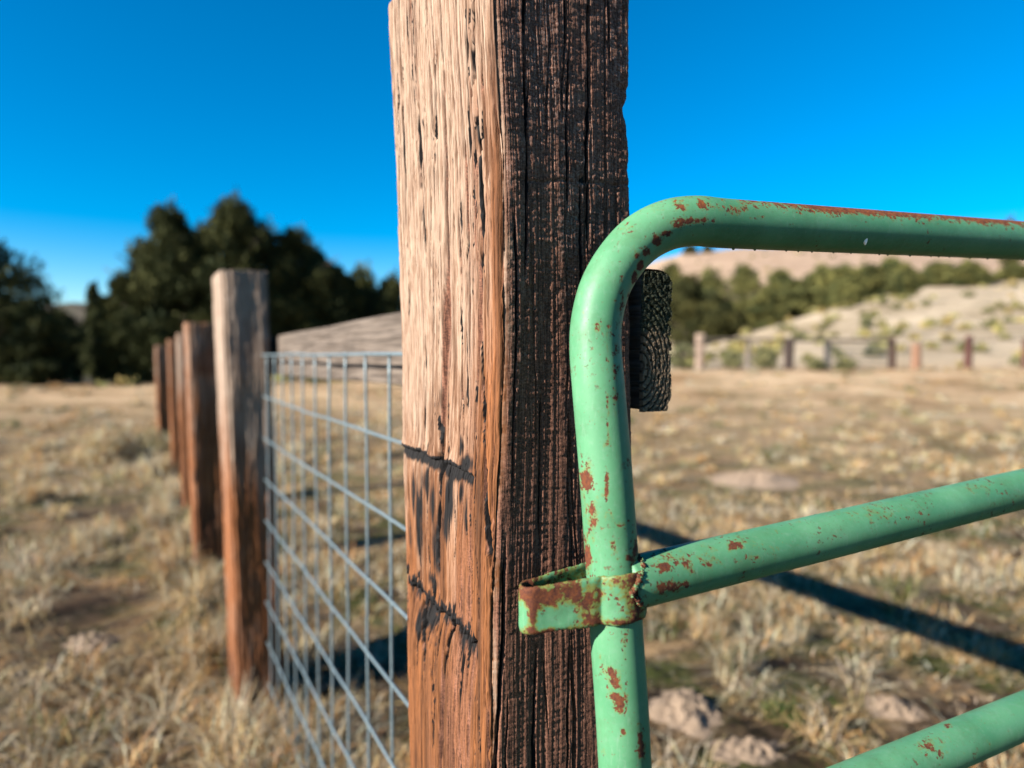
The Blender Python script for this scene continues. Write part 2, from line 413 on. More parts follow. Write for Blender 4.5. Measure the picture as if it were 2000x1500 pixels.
# perimeter parameter: s<0 left face, s>0 right face, then the two hidden faces
def seg(a, b, st): return np.arange(a, b, st)
s_par = np.concatenate([seg(-LW - 0.02, RW + 0.02, 0.0006), seg(RW + 0.02, RW + LW + RW + LW - LW - 0.02, 0.006)])
PER = 2 * (LW + RW)
def rect_uv(s):
    """s -> (a,b) on the unit square: a along A->C, b along A->B, with outward normal"""
    s = np.mod(s, PER)
    a = np.empty_like(s); b = np.empty_like(s)
    m = s < RW; a[m] = s[m] / RW; b[m] = 0
    m2 = (s >= RW) & (s < RW + LW); a[m2] = 1; b[m2] = (s[m2] - RW) / LW
    m3 = (s >= RW + LW) & (s < 2 * RW + LW); a[m3] = 1 - (s[m3] - RW - LW) / RW; b[m3] = 1
    m4 = s >= 2 * RW + LW; a[m4] = 0; b[m4] = 1 - (s[m4] - 2 * RW - LW) / LW
    return a, b
def wood_relief(s, z, seed, rough=1.0):
    w = s + 0.006 * fbm(s * 14, z * 3.2, seed, 3) + 0.0025 * fbm(s * 40, z * 11, seed + 3, 2)
    big = fbm(w * 45, z * 1.3, seed + 5, 2)
    r1 = 1 - np.abs(2 * vn(w * 190, z * 2.2, seed + 11) - 1)       # ridged: thin lines
    r2 = 1 - np.abs(2 * vn(w * 420, z * 4.0, seed + 13) - 1)
    f3 = vn(w * 900, z * 9, seed + 15)
    gate1 = sst(0.35, 0.7, vn(w * 60, z * 2.0, seed + 21))
    d = big * 0.0022 - 0.0030 * sst(0.78, 1.0, r1) * gate1 - 0.0013 * sst(0.6, 1.0, r2) + 0.0005 * (f3 - 0.5)
    return d * rough
def ipoly(zs, pts):
    t = np.array(sorted(pts, key=lambda p: p[1])); return np.interp(zs, t[:, 1], t[:, 0]), t[0, 1], t[-1, 1]
SS, ZZ = np.meshgrid(s_par, zf)
disp = np.zeros_like(SS)
Lf = SS < 0.0
wl_ = SS + 0.007 * fbm(SS * 9, ZZ * 2.2, 101, 3) + 0.003 * fbm(SS * 30, ZZ * 7, 103, 2)
def lines(fr, fz, sd, lo):
    ph = wl_ * fr * 0.9 + 2.6 * vn(wl_ * fr * 0.22, ZZ * fz, sd) + 0.35 * vn(wl_ * fr, ZZ * fz * 7, sd + 1)
    return sst(lo, 1.0, 1 - 2 * np.abs(ph - np.floor(ph) - 0.5)) * (0.4 + 0.6 * hsh(np.floor(ph), np.floor(ph) * 0, sd + 2))
gA = lines(62, 0.8, 111, 0.80) * sst(0.15, 0.5, vn(wl_ * 40, ZZ * 2.0, 112)); gB = lines(140, 1.6, 113, 0.66) * sst(0.25, 0.6, vn(wl_ * 60, ZZ * 4, 114)); gC = lines(260, 3.0, 115, 0.6)
swell = fbm(wl_ * 38, ZZ * 1.1, 116, 2)
left_rel = 0.0038 + 0.0032 * swell - 0.0105 * gA - 0.0055 * gB - 0.0018 * gC + 0.0006 * fbm(SS * 500, ZZ * 60, 117, 2)
disp += np.where(Lf, left_rel, 0)
rel_l = disp.copy()
groove_l = np.clip(gA * 1.0 + gB * 0.62 + gC * 0.25 + 0.0 * swell, 0, 1)
gK = lines(75, 0.7, 118, 0.90) * sst(0.22, 0.5, vn(wl_ * 30, ZZ * 1.3, 119)); gL = lines(170, 1.1, 122, 0.84) * sst(0.3, 0.6, vn(wl_ * 50, ZZ * 1.8, 123))
disp -= np.where(Lf, 0.008 * gK + 0.005 * gL, 0)
rel_r = wood_relief(SS, ZZ * 0.6, 301, 0.33)
blk = fbm(SS * 150, ZZ * 330, 401, 3); blk2 = fbm(SS * 60, ZZ * 90, 405, 3); saw = fbm(SS * 25, (ZZ + SS * 0.12) * 420, 409, 2)
upper = sst(1.14, 1.37, ZZ + 0.05 * fbm(SS * 20, ZZ * 9, 411, 2))
disp += np.where(~Lf, rel_r + upper * (0.0007 * blk + 0.0005 * blk2 + 0.0003 * saw) + (1 - upper) * (0.0004 * blk + 0.0003 * saw), 0)
char_shade_m = np.where(Lf, np.clip(1.1 * gK + 0.9 * gL + 0.35 * gA, 0, 1), 0.0)  # shade of the fine splits painted in as near-black lines
def crack(pts, width, depth, side='L', seed=1, ends=0.04):
    global disp, char_shade_m
    P = [(s_left if side == 'L' else s_right)(px, py) for px, py in pts]
    sc, z0, z1 = ipoly(ZZ[:, 0], P)
    z = ZZ[:, 0]
    wob = 0.0014 * fbm(z * 26, z * 0 + 3.3, seed, 3) + 0.0022 * fbm(z * 8, z * 0 + 7.3, seed + 2, 2)
    taper = sst(z0 - 0.002, z0 + ends, z) * (1 - sst(z1 - ends, z1 + 0.002, z))
    if side == 'L': width = width * 0.95; depth = depth * 1.2
    wv = width * (0.55 + 0.9 * vn(z * 22, z * 0 + 1.5, seed + 5)) * np.sqrt(taper + 1e-6)
    d = np.abs(SS - (sc + wob)[:, None]) / np.maximum(wv, 1e-5)[:, None]
    gg = np.exp(-np.minimum(d, 3) ** 4); disp = disp - (depth * taper)[:, None] * gg
    if depth > 0.0035: char_shade_m = np.maximum(char_shade_m, 1.05 * taper[:, None] * np.exp(-np.minimum(np.where(SS < (sc + wob)[:, None], d / (1.35 if side == 'L' else 1.2), d / 1.05), 3) ** 8))  # crack shade and grime painted on, wider over the far wall
crack([(930, -60), (932, 100), (942, 260), (950, 420), (946, 620), (951, 800), (955, 1000), (958, 1130)], 0.0024, 0.016, seed=1)
crack([(918, -60), (922, 120), (930, 330)], 0.0011, 0.007, seed=2)
crack([(822, 180), (826, 300), (832, 430), (838, 520)], 0.0022, 0.006, seed=3)
crack([(812, -40), (818, 120), (824, 240)], 0.0012, 0.006, seed=31)
crack([(836, 640), (836, 760), (833, 850), (836, 900)], 0.002, 0.011, seed=4)
crack([(866, 60), (872, 170), (874, 300)], 0.0014, 0.008, seed=5)
crack([(858, 470), (856, 600), (858, 700), (857, 850)], 0.001, 0.005, seed=6)
crack([(905, 560), (908, 700), (915, 880)], 0.001, 0.005, seed=7)
crack([(880, 110), (888, 230), (893, 380), (890, 520)], 0.001, 0.006, seed=8)
crack([(848, 300), (852, 450), (850, 600)], 0.0012, 0.006, seed=9)
crack([(898, 240), (902, 360), (905, 470)], 0.001, 0.005, seed=10)
crack([(862, 880), (866, 960), (862, 1060), (866, 1130)], 0.003, 0.012, seed=11, ends=0.02)
crack([(805, 900), (802, 1000), (805, 1080)], 0.0022, 0.009, seed=12)
crack([(880, 1190), (872, 1280), (868, 1380), (862, 1600)], 0.0034, 0.016, seed=13, ends=0.02)
crack([(812, 1160), (824, 1240), (832, 1330)], 0.004, 0.018, seed=14, ends=0.02)
crack([(845, 1180), (838, 1260), (852, 1360), (850, 1460)], 0.002, 0.012, seed=15, ends=0.02)
crack([(935, 1250), (938, 1330), (944, 1450), (946, 1600)], 0.0013, 0.008, seed=16)
crack([(905, 1260), (900, 1380), (906, 1600)], 0.0012, 0.006, seed=17)
crack([(890, 940), (892, 1040), (886, 1120)], 0.001, 0.006, seed=18)
crack([(925, 960), (928, 1080), (934, 1200)], 0.001, 0.004, seed=19)
crack([(1026, -60), (1024, 150), (1028, 420), (1026, 560)], 0.0012, 0.006, 'R', 21)
crack([(1100, -60), (1102, 60), (1098, 180), (1100, 240)], 0.0013, 0.006, 'R', 22)
crack([(1145, -60), (1147, 180), (1146, 300), (1148, 520)], 0.0013, 0.007, 'R', 23)
crack([(1004, 380), (1006, 600), (1002, 800), (998, 1000)], 0.0011, 0.005, 'R', 24)
crack([(985, 1050), (980, 1240), (972, 1420), (970, 1600)], 0.0014, 0.006, 'R', 25)
crack([(1056, 740), (1054, 900), (1050, 1100)], 0.001, 0.004, 'R', 26)
crack([(1035, 1240), (1036, 1400), (1034, 1600)], 0.001, 0.004, 'R', 27)
crack([(1098, 1240), (1095, 1400), (1092, 1600)], 0.001, 0.0045, 'R', 28)
crack([(1180, -60), (1184, 60), (1188, 150)], 0.001, 0.004, 'R', 29)
# random shorter fibre splits
rng = np.random.default_rng(5)
for k in range(70):
    side = 'L' if k % 3 else 'R'
    x0 = rng.uniform(775, 960) if side == 'L' else rng.uniform(985, 1230)
    y0 = rng.uniform(-50, 1450); L = rng.uniform(150, 560)
    crack([(x0, y0), (x0 + rng.uniform(-6, 6), y0 + L * 0.5), (x0 + rng.uniform(-4, 8), y0 + L)], rng.uniform(0.0006, 0.0012), rng.uniform(0.002, 0.0052), side, 60 + k)
# burnt, torn ledges across the grain of the lit face
def ledge(p0, p1, depth, fall, jag, seed, thick):
    global disp, char_shade_m
    (s0, z0), (s1, z1) = s_left(*p0), s_left(*p1)
    lo, hi = min(s0, s1), max(s0, s1)
    fr = (SS - s0) / (s1 - s0)
    zl = z0 + (z1 - z0) * fr + 0.003 * fbm(SS * 60, SS * 0 + 2, seed, 3) + jag * np.abs(fbm(SS * 170, SS * 0 + 5, seed + 3, 2)) * sst(0, 0.3, fr + 0.2)
    m = sst(lo - 0.004, lo + 0.006, SS) * (1 - sst(hi - 0.012, hi + 0.004, SS))
    below = zl - ZZ
    disp = disp - depth * m * np.where(below > 0, np.exp(-below / fall) * sst(0, 0.0016, below), 0)
    lip = np.exp(-(np.minimum(below, 0) / 0.01) ** 2) * (below < 0)
    disp = disp + 0.002 * m * lip
    st = np.where(below > 0, np.exp(-(below / (thick * (1.0 + 1.2 * vn(SS * 55, SS * 0, seed + 9)))) ** 2), np.exp(-(below / (thick * 0.45)) ** 2)) * m
    char_shade_m = np.maximum(char_shade_m, st * 1.1)
ledge((787, 866), (936, 932), 0.005, 0.006, 0.002, 501, 0.008)
ledge((796, 1128), (940, 1262), 0.014, 0.030, 0.022, 511, 0.016)
disp -= 0.0
# nail hole and dark soaked streaks
def blob(px, py, rs, rz, amt, side='L', dep=0):
    global char_shade_m, disp
    s0, z0 = (s_left if side == 'L' else s_right)(px, py)
    g_ = np.exp(-((SS - s0) / rs) ** 2 - ((ZZ - z0) / rz) ** 2)
    char_shade_m = np.maximum(char_shade_m, amt * g_); disp = disp - dep * g_
blob(866, 898, 0.008, 0.010, 1.1, dep=0.010); blob(912, 920, 0.016, 0.008, 1.1); blob(905, 870, 0.008, 0.014, 0.75)
blob(812, 960, 0.006, 0.03, 0.9); blob(850, 980, 0.012, 0.035, 0.8); blob(872, 1020, 0.010, 0.03, 0.75); blob(905, 960, 0.006, 0.02, 0.6)
blob(830, 1180, 0.025, 0.014, 1.0, dep=0.006); blob(815, 1215, 0.012, 0.02, 0.9); blob(905, 1235, 0.016, 0.012, 0.95); blob(915, 1010, 0.005, 0.03, 0.62)
blob(822, 1010, 0.014, 0.05, 0.78); blob(858, 1060, 0.018, 0.045, 0.74); blob(880, 970, 0.012, 0.03, 0.72); blob(835, 940, 0.02, 0.02, 0.7); blob(825, 1200, 0.03, 0.02, 0.85, dep=0.004); blob(920, 905, 0.02, 0.012, 0.8); blob(850, 1130, 0.02, 0.012, 0.7); blob(805, 1040, 0.008, 0.03, 0.7); blob(868, 1330, 0.006, 0.05, 0.5)
blob(838, 238, 0.006, 0.008, 0.5, dep=-0.002); blob(838, 222, 0.0025, 0.004, 0.9, dep=0.003)
blob(1140, 352, 0.006, 0.003, 0.8, 'R', 0.002)
# cross-grain check on the right face
s0, z0 = s_right(1000, 350); s1, z1 = s_right(1230, 362)
zl = z0 + (z1 - z0) * (SS - s0) / (s1 - s0) + 0.002 * fbm(SS * 70, SS * 0, 77, 3)
disp -= np.where(SS > s0, 0.0016 * np.exp(-((ZZ - zl) / 0.0012) ** 2) * (0.3 + vn(SS * 60, SS * 0, 78)), 0)
# chipped far right corner and worn edges
def chip(scen, py, Yd, rs, rz, dep):
    global disp
    z_ = float(at(1200, py, Yd)[2])
    n_ = 0.7 + 0.6 * vn(SS * 90, ZZ * 90, 88)
    disp = disp - dep * n_ * np.exp(-np.abs((SS - scen) / rs) ** 3 - np.abs((ZZ - z_) / rz) ** 3)
chip(RW, 215, YC, 0.012, 0.010, 0.009); chip(RW, 240, YC, 0.009, 0.02, 0.005); chip(RW, 180, YC, 0.02, 0.006, 0.003)
chip(RW, 560, YC, 0.008, 0.01, 0.003); chip(RW, 330, YC, 0.006, 0.008, 0.003); chip(0.0, 880, YA, 0.006, 0.02, 0.003); chip(0.0, 330, YA, 0.008, 0.03, 0.003)
chip(-LW, 0, YB, 0.03, 0.007, 0.006); chip(-LW, 880, YB, 0.006, 0.01, 0.003); chip(-LW, 1000, YB, 0.006, 0.05, 0.003); chip(-LW, 490, YB, 0.004, 0.005, 0.002)
a_, b_ = rect_uv(s_par)
z = zf
Ax, Bx, Cx = cA(z), cB(z), cC(z)
Dx = Bx + Cx - Ax
Ay, By, Cy, Dy = YA, YB, YC, YB + YC - YA
AAa, BBb = a_[None, :], b_[None, :]
def bil(A, B, C, D): return (A * (1 - AAa) * (1 - BBb) + C * AAa * (1 - BBb) + B * (1 - AAa) * BBb + D * AAa * BBb)
PX = bil(Ax[:, None], Bx[:, None], Cx[:, None], Dx[:, None]); PY = bil(Ay, By, Cy, Dy) + 0 * PX
# round the corners: pull towards centre near corners
dc = np.stack([np.hypot((AAa - i) * RW, (BBb - j) * LW) for i in (0, 1) for j in (0, 1)], 0)
near = np.min(dc, 0)
rc = 0.006
pull = 0.0042 * np.clip(1 - near / rc / 1.3, 0, 1) ** 1.5 * (0.7 + 0.6 * vn(SS * 0 + np.argmin(dc, 0), ZZ * 30, 91))
cxm, cym = (Ax + Dx)[:, None] / 2, (Ay + Dy) / 2
eAC = np.stack([(Cx - Ax), np.full_like(Cx, Cy - Ay)], -1); eAC /= np.linalg.norm(eAC, axis=1)[:, None]
eAB = np.stack([(Bx - Ax), np.full_like(Bx, By - Ay)], -1); eAB /= np.linalg.norm(eAB, axis=1)[:, None]
# outward normal weights, blended at the corners
sm = np.mod(s_par, PER)
def edge_w(lo, hi): return np.clip((sm - lo) / 0.008 + 0.5, 0, 1) * np.clip((hi - sm) / 0.008 + 0.5, 0, 1)
w_r = edge_w(0, RW) + np.clip((sm - PER) / 0.008 + 0.5, 0, 1); w_b = edge_w(RW, RW + LW); w_f = edge_w(RW + LW, 2 * RW + LW); w_l = edge_w(2 * RW + LW, PER) + np.clip(0.5 - sm / 0.008, 0, 1)
NX = -eAB[:, 0:1] * w_r + eAC[:, 0:1] * w_b + eAB[:, 0:1] * w_f - eAC[:, 0:1] * w_l
NY = -eAB[:, 1:2] * w_r + eAC[:, 1:2] * w_b + eAB[:, 1:2] * w_f - eAC[:, 1:2] * w_l
nn = np.hypot(NX, NY) + 1e-9; NX /= nn; NY /= nn
dd = disp - pull * 1.4
PX = PX + NX * dd; PY = PY + NY * dd
PZ = ZZ + 0.0
top_j = np.where(ZZ >= HZ - 0.0001, 0.006 * fbm(SS * 40, SS * 0, 95, 3) + 0.008 * np.sin(SS * 9), 0)
PZ = PZ + top_j
V = np.stack([PX, PY, PZ], -1).reshape(-1, 3)
FA = grid_faces(len(zf), len(s_par), True)
# top cap: rings towards the centre
n = len(s_par); last = V[-n:]; cen = last.mean(0); k0 = len(V) - n
rings = [last]
for q, t in enumerate((0.75, 0.45, 0.15, 0.01)):
    rg = cen + (last - cen) * t; rg[:, 2] += 0.003 * fbm(rg[:, 0] * 200, rg[:, 1] * 200, 97, 3) ; rings.append(rg)
V = np.vstack([V] + rings[1:])
cap = grid_faces(5, n, True) + k0
FA = np.vstack([FA, cap])
pale = 0.5 + 0.75 * sst(1.07, 1.62, ZZ) + 0.35 * sst(-0.05, -0.2, SS) * sst(0.97, 1.32, ZZ) - 0.5 * sst(-0.07, -0.01, SS) * (SS < 0) + 0.25 * fbm(SS * 25, ZZ * 5, 120, 3)
pale = pale + 1.3 * sst(-0.11, -0.17, SS) * sst(1.15, 1.4, ZZ)
pale = pale - 0.16 + 0.35 * fbm(wl_ * 30, ZZ * 1.3, 151, 3)
pale = pale - 0.62 * (1 - sst(0.87, 1.22, ZZ))
pale = pale - 0.75 * np.clip(-rel_l / 0.006 - 0.3, 0, 1)
pale = np.where(SS < 0, pale, 0.3 + 0.5 * upper + 0.3 * blk)
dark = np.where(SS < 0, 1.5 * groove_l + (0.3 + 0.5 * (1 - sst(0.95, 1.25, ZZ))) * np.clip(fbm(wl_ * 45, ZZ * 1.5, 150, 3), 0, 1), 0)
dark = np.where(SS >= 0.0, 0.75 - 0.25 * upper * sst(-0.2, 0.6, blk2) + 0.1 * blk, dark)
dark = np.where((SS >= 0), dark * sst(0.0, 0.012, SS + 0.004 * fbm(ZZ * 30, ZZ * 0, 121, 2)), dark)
def pad(a, v=0.5): return np.concatenate([a.ravel(), np.full(4 * n, v)])
post = mesh_obj('fence_post', V, FA[:, ::-1] if False else FA, M_post, None, {'grey': pad(np.where(SS >= 0, 0.9 * np.clip(upper * (0.55 + 0.8 * fbm(SS * 22, ZZ * 7, 140, 3)) + 0.12, 0, 1), 0), 0), 'pale': pad(pale, 0.9), 'dark': pad(dark, 0.0), 'char_and_shade': pad(char_shade_m, 0.0)})
tag(post, 'large squared weathered timber post in sharp focus beside the green gate', 'fence post', 'posts of the near fence')

# ------------------------------------------------------------------ the smaller posts of the same fence
def small_post(Y, px, top, w, dth, rot, base_z, label, pale_k, seed, lean=0.0, res=0.004):
    cx = (px - 1000) / F * Y
    hw, hd = w / 2, dth / 2
    ztop = float(at(px, top, Y)[2])
    zs = np.concatenate([np.arange(base_z, ztop, res * 2), [ztop]])
    per = 2 * (w + dth); s = np.linspace(0, per, int(per / res), endpoint=False)
    x = np.empty_like(s); y = np.empty_like(s); nx = np.zeros_like(s); ny = np.zeros_like(s)
    for i, sv in enumerate(s):
        if sv < w: x[i], y[i], nx[i], ny[i] = -hw + sv, -hd, 0, -1
        elif sv < w + dth: x[i], y[i], nx[i], ny[i] = hw, -hd + sv - w, 1, 0
        elif sv < 2 * w + dth: x[i], y[i], nx[i], ny[i] = hw - (sv - w - dth), hd, 0, 1
        else: x[i], y[i], nx[i], ny[i] = -hw, hd - (sv - 2 * w - dth), -1, 0
    dcor = np.min([np.hypot(x - a * hw, y - b * hd) for a in (-1, 1) for b in (-1, 1)], 0)
    S2, Z2 = np.meshgrid(s, zs)
    d = 1.3 * wood_relief(S2, Z2, seed, 1.0) + 0.004 * fbm(S2 * 12, Z2 * 5, seed + 40, 3)
    for c in range(9):
        sc = rng.uniform(0, per); za = rng.uniform(base_z, ztop); zb = za + rng.uniform(0.2, 0.8)
        d -= 0.008 * np.exp(-((S2 - sc - 0.01 * fbm(Z2 * 4, Z2 * 0, seed + c, 2)) / 0.003) ** 2) * sst(za, za + 0.05, Z2) * (1 - sst(zb - 0.05, zb, Z2))
    k = 1 - 0.10 * np.clip(1 - dcor / 0.012, 0, 1)[None, :]
    Xl = x[None, :] * k + nx[None, :] * d; Yl = y[None, :] * k + ny[None, :] * d
    c_, s_ = math.cos(rot), math.sin(rot)
    LX = (zs - base_z)[:, None] * lean
    WX = cx + Xl * c_ - Yl * s_ + LX - lean * (ztop - base_z); WY = Y + Xl * s_ + Yl * c_
    WZ = Z2 + np.where(Z2 >= ztop - 1e-6, 0.004 * fbm(S2 * 30, S2 * 0, seed, 2), 0)
    V = np.stack([WX, WY, WZ], -1).reshape(-1, 3); n = len(s)
    Fq = grid_faces(len(zs), n, True); last = V[-n:]; cen = last.mean(0); k0 = len(V) - n
    V = np.vstack([V] + [cen + (last - cen) * t for t in (0.5, 0.02)])
    Fq = np.vstack([Fq, grid_faces(3, n, True) + k0])
    frac = (Z2 - base_z) / (ztop - base_z)
    pl = pale_k * (0.05 + 1.25 * sst(0.45, 0.9, frac + 0.12 * fbm(S2 * 20, Z2 * 3, seed + 50, 2))) + 0.15 * fbm(S2 * 18, Z2 * 4, seed + 51, 2)
    dk = 0.35 * sst(0.0, 0.7, fbm(S2 * 12, Z2 * 3, seed + 52, 3)) + 0.25 * (1 - sst(0.1, 0.5, frac))
    cm = 0.75 * sst(0.35, 0.7, fbm(S2 * 10, Z2 * 3.5, seed + 53, 3)) * (1 - sst(0.6, 0.75, frac))
    o = mesh_obj('fence_post', V, Fq, M_post_b, None, {'pale': np.concatenate([pl.ravel(), np.full(2 * n, pale_k)]), 'dark': np.concatenate([dk.ravel(), np.zeros(2 * n)]), 'char_and_shade': np.concatenate([cm.ravel(), np.zeros(2 * n)])})
    return tag(o, label, 'fence post', 'posts of the near fence')
YS = [2.3, 3.7, 5.15, 6.6, 8.1]
small_post(2.64, 469, 538, 0.160, 0.36, R(28.5), -0.16, 'blurred square post with pale bleached top right beyond the wire mesh', 1.0, 700, -0.026)
small_post(4.1, 391, 632, 0.160, 0.20, R(31), -0.06, 'orange brown post directly behind the pale topped post', 0.35, 710, -0.02, 0.006)
small_post(5.7, 366, 652, 0.150, 0.18, R(30), -0.06, 'narrow dark post with a greyish tip, third back from the big post', 0.6, 720, -0.015, 0.008)
small_post(7.3, 346, 664, 0.17, 0.18, R(30), -0.06, 'reddish brown post nearly hidden in the receding row', 0.2, 730, -0.015, 0.01)
small_post(9.1, 320, 676, 0.20, 0.2, R(30), -0.06, 'greyish brown last post at the left end of the row', 0.4, 740, -0.01, 0.012)

# ------------------------------------------------------------------ board rail with mossy end grain
FD = np.array([-0.5475, 1.0]); FD /= np.linalg.norm(FD)      # fence direction in plan
FN = np.array([FD[1], -FD[0]])                                # to the right of the fence
BL, BT = 4.7, 0.038
P0 = at(1251, 805, 0.706); b0 = P0[:2]; zb0 = P0[2]; zt0 = float(at(1290, 530, 0.711)[2]); BH = zt0 - zb0
rail = empty('fence_board', (b0[0], b0[1], 0.0), 'long grey weathered board nailed along the right of the posts', 'board')
def board():
    # cross-section (w across, h up) rounded corners with worn upper right corner
    prof = []
    def arc(cx, cy, r, a0, a1, k):
        for a in np.linspace(a0, a1, k): prof.append((cx + r * math.cos(R(a)), cy + r * math.sin(R(a))))
    arc(0.003, 0.003, 0.003, 180, 270, 4); arc(BT - 0.003, 0.003, 0.003, 270, 360, 4)
    for h in np.linspace(0.01, BH - 0.03, 60): prof.append((BT, h))
    arc(BT - 0.013, BH - 0.014, 0.014, 0, 90, 14); arc(0.006, BH - 0.006, 0.006, 90, 180, 8)
    for h in np.linspace(BH - 0.012, 0.01, 60): prof.append((0.0, h))
    pr = np.array(prof)
    ts = np.concatenate([[0, 0.0015, 0.003], np.arange(0.006, BL, 0.02), [BL]])
    V = []
    for t in ts:
        w = pr[:, 0].copy(); h = pr[:, 1].copy()
        jit = 0.0012 * fbm(h * 90, w * 300 + t * 1.2, 33, 3)
        side = np.sign(w - BT / 2)
        w = w + jit * side; h = h + 0.006 * fbm(np.full_like(h, t * 1.1), h * 0, 35, 2) + (0.02 * (h / BH - 0.5)) * sst(0, 3, t) * 0
        if t < 0.03: # notches where the face checks run out
            nt = sst(0.72, 0.86, vn(pr[:, 1] * 130, pr[:, 1] * 0, 37)) * (side > 0)
            w = w - 0.0035 * nt * (1 - t / 0.03)
        V.append(np.stack([b0[0] + FD[0] * t + FN[0] * w, b0[1] + FD[1] * t + FN[1] * w, zb0 + h - 0.006 * t], -1))
    n = len(pr); V = np.array(V); Fq = grid_faces(len(ts), n, True)
    last = V[-1]; cen = last.mean(0)
    VV = np.vstack([V.reshape(-1, 3), cen + (last - cen) * 0.02]); Fq = np.vstack([Fq, grid_faces(2, n, True) + (len(ts) - 1) * n])
    # local coordinates with x along the board so the grain runs lengthwise
    o = mesh_obj('board_face', VV - [b0[0], b0[1], 0], Fq, M_rail)
    me = o.data; ang = math.atan2(FD[1], FD[0]); ca, sa = math.cos(-ang), math.sin(-ang)
    co = np.empty(len(VV) * 3, np.float32); me.vertices.foreach_get('co', co); co = co.reshape(-1, 3)
    rot = np.stack([co[:, 0] * ca - co[:, 1] * sa, co[:, 0] * sa + co[:, 1] * ca, co[:, 2]], -1)
    me.vertices.foreach_set('co', rot.astype(np.float32).ravel()); me.update()
    o.rotation_euler = (0, 0, ang); o.parent = rail
    return pr
pr = board()
# end grain: a fine relief grid trimmed to the profile, proud of the board end
w = np.arange(-0.0005, BT + 0.0006, 0.0004); h = np.arange(-0.0005, BH + 0.0006, 0.0004)
W, H = np.meshgrid(w, h)
cw, chh = -0.004, 0.047
rad = np.hypot((W - cw), (H - chh) * 0.62) + 0.0016 * fbm(W * 60, H * 60, 41, 3)
ringp = np.abs(((rad / 0.0052) % 1.0) - 0.5) * 2          # 0 at groove centre..
groove = sst(0.55, 1.0, ringp) * sst(1.15, 0.85, H / BH * 1.2) 
rid = np.floor(rad / 0.0052 + 0.5)
angc = np.arctan2((H - chh) * 0.62, W - cw) * rad * 140 + rid * 3.7
chk = (np.abs((angc + 0.5 * fbm(W * 200, H * 200, 43, 2)) % 1.0 - 0.5) < 0.07) * 1.0
topz = sst(0.075, 0.1, H + 0.01 * fbm(W * 70, H * 70, 45, 2))
cell = fbm(W * 420, H * 300, 47, 3)
dep = 0.0032 * groove * (1 - 0.55 * topz) + 0.0022 * chk + 0.0022 * topz * (cell < -0.05) + 0.0008 * (0.5 - 0.5 * cell)
# outline trim
inside = np.ones_like(W, bool)
rr2 = 0.014; m = (W > BT - 0.013) & (H > BH - rr2); inside &= ~(m & (np.hypot(W - (BT - 0.013), H - (BH - rr2)) > rr2))
rr3 = 0.006; m = (W < rr3) & (H > BH - rr3); inside &= ~(m & (np.hypot(W - rr3, H - (BH - rr3)) > rr3))
inside &= (W >= -0.0001) & (W <= BT) & (H >= 0) & (H <= BH)
nt = (vn(H * 130, H * 0, 37) > 0.8) & (W > BT - 0.0035); inside &= ~nt
back = -0.0045
def to_w(W, H, t): return np.stack([b0[0] + FD[0] * t + FN[0] * W, b0[1] + FD[1] * t + FN[1] * W, zb0 + H], -1)
edge = np.minimum.reduce([W, BT - W, H, BH - H]); 
V = to_w(W, H, back + dep).reshape(-1, 3)
nr, nc = W.shape
Fq = grid_faces(nr, nc); keep = inside.ravel()[Fq].all(1); Fq = Fq[keep]
used = np.unique(Fq); rem = -np.ones(nr * nc, int); rem[used] = np.arange(len(used))
Vt = V[used]; Fq = rem[Fq]
# skirt back to the board
ed = np.sort(np.vstack([Fq[:, [0, 1]], Fq[:, [1, 2]], Fq[:, [2, 3]], Fq[:, [3, 0]]]), 1)
u_, cnt = np.unique(ed, axis=0, return_counts=True); be = u_[cnt == 1]
Vb = Vt.copy(); tt = (Vb[:, :2] - b0) @ FD; Vb[:, :2] += np.outer(0.002 - tt, FD)
Fs = np.stack([be[:, 0], be[:, 1], be[:, 1] + len(Vt), be[:, 0] + len(Vt)], -1)
Vall = np.vstack([Vt, Vb]); 
ring_a = (1 - groove)[..., None].ravel()[used]; moss_a = (0.15 + 0.85 * topz + 0.25 * (W / BT) + 0.0).ravel()[used]
eg = mesh_obj('end_grain', Vall, np.vstack([Fq, Fs]), M_end, rail, {'ring': np.tile(ring_a, 2), 'moss': np.tile(moss_a, 2)}, smooth=False)

# ------------------------------------------------------------------ wire mesh panel
M0 = np.array([-0.19, 1.195]); 
def mesh_pt(Yd, z, bulge=0.0):
    x = M0[0] - 0.5475 * (Yd - M0[1])
    return np.array([x, Yd, z])
panel = empty('wire_mesh_panel', mesh_pt(1.6, 0), 'welded galvanised wire mesh panel fixed between the large post and the next', 'wire mesh')
ztopw = EYE + (695 - 692.5) / F * 1.195
ye0, ye1 = 0.90, 2.75
zr = [ztopw - 0.1524 * k * (1 if k < 5 else 1) for k in range(9)]
def wire(name, a, b, r, sag=0.0, seed=0):
    t = np.linspace(0, 1, 30)[:, None]
    P = a + (b - a) * t
    P[:, 2] += 0.005 * fbm(t[:, 0] * 5, t[:, 0] * 0 + seed, 61, 2)
    P[:, 0] += 0.002 * fbm(t[:, 0] * 6, t[:, 0] * 0 + seed + 9, 63, 2)
    return sweep_obj(name, P, r, 10, M_wire, panel)
for k, z_ in enumerate(zr):
    off = np.array([-0.0035, -0.0055, 0])
    wire('top_wire' if k == 0 else 'horizontal_wire', mesh_pt(ye0, z_) + off, mesh_pt(ye1, z_) + off, 0.0036 if k == 0 else 0.0030, 0, k)
for k in range(-2, 24):
    Yk = float(1.195 + 0.035 + (k - 0) * 0.1385)
    Yk = 1.262 + k * 0.1335
    if Yk < 0.93 or Yk > ye1: continue
    wire('vertical_wire', mesh_pt(Yk, zr[-1] - 0.004), mesh_pt(Yk, ztopw + 0.002), 0.0029, 0, 20 + k)

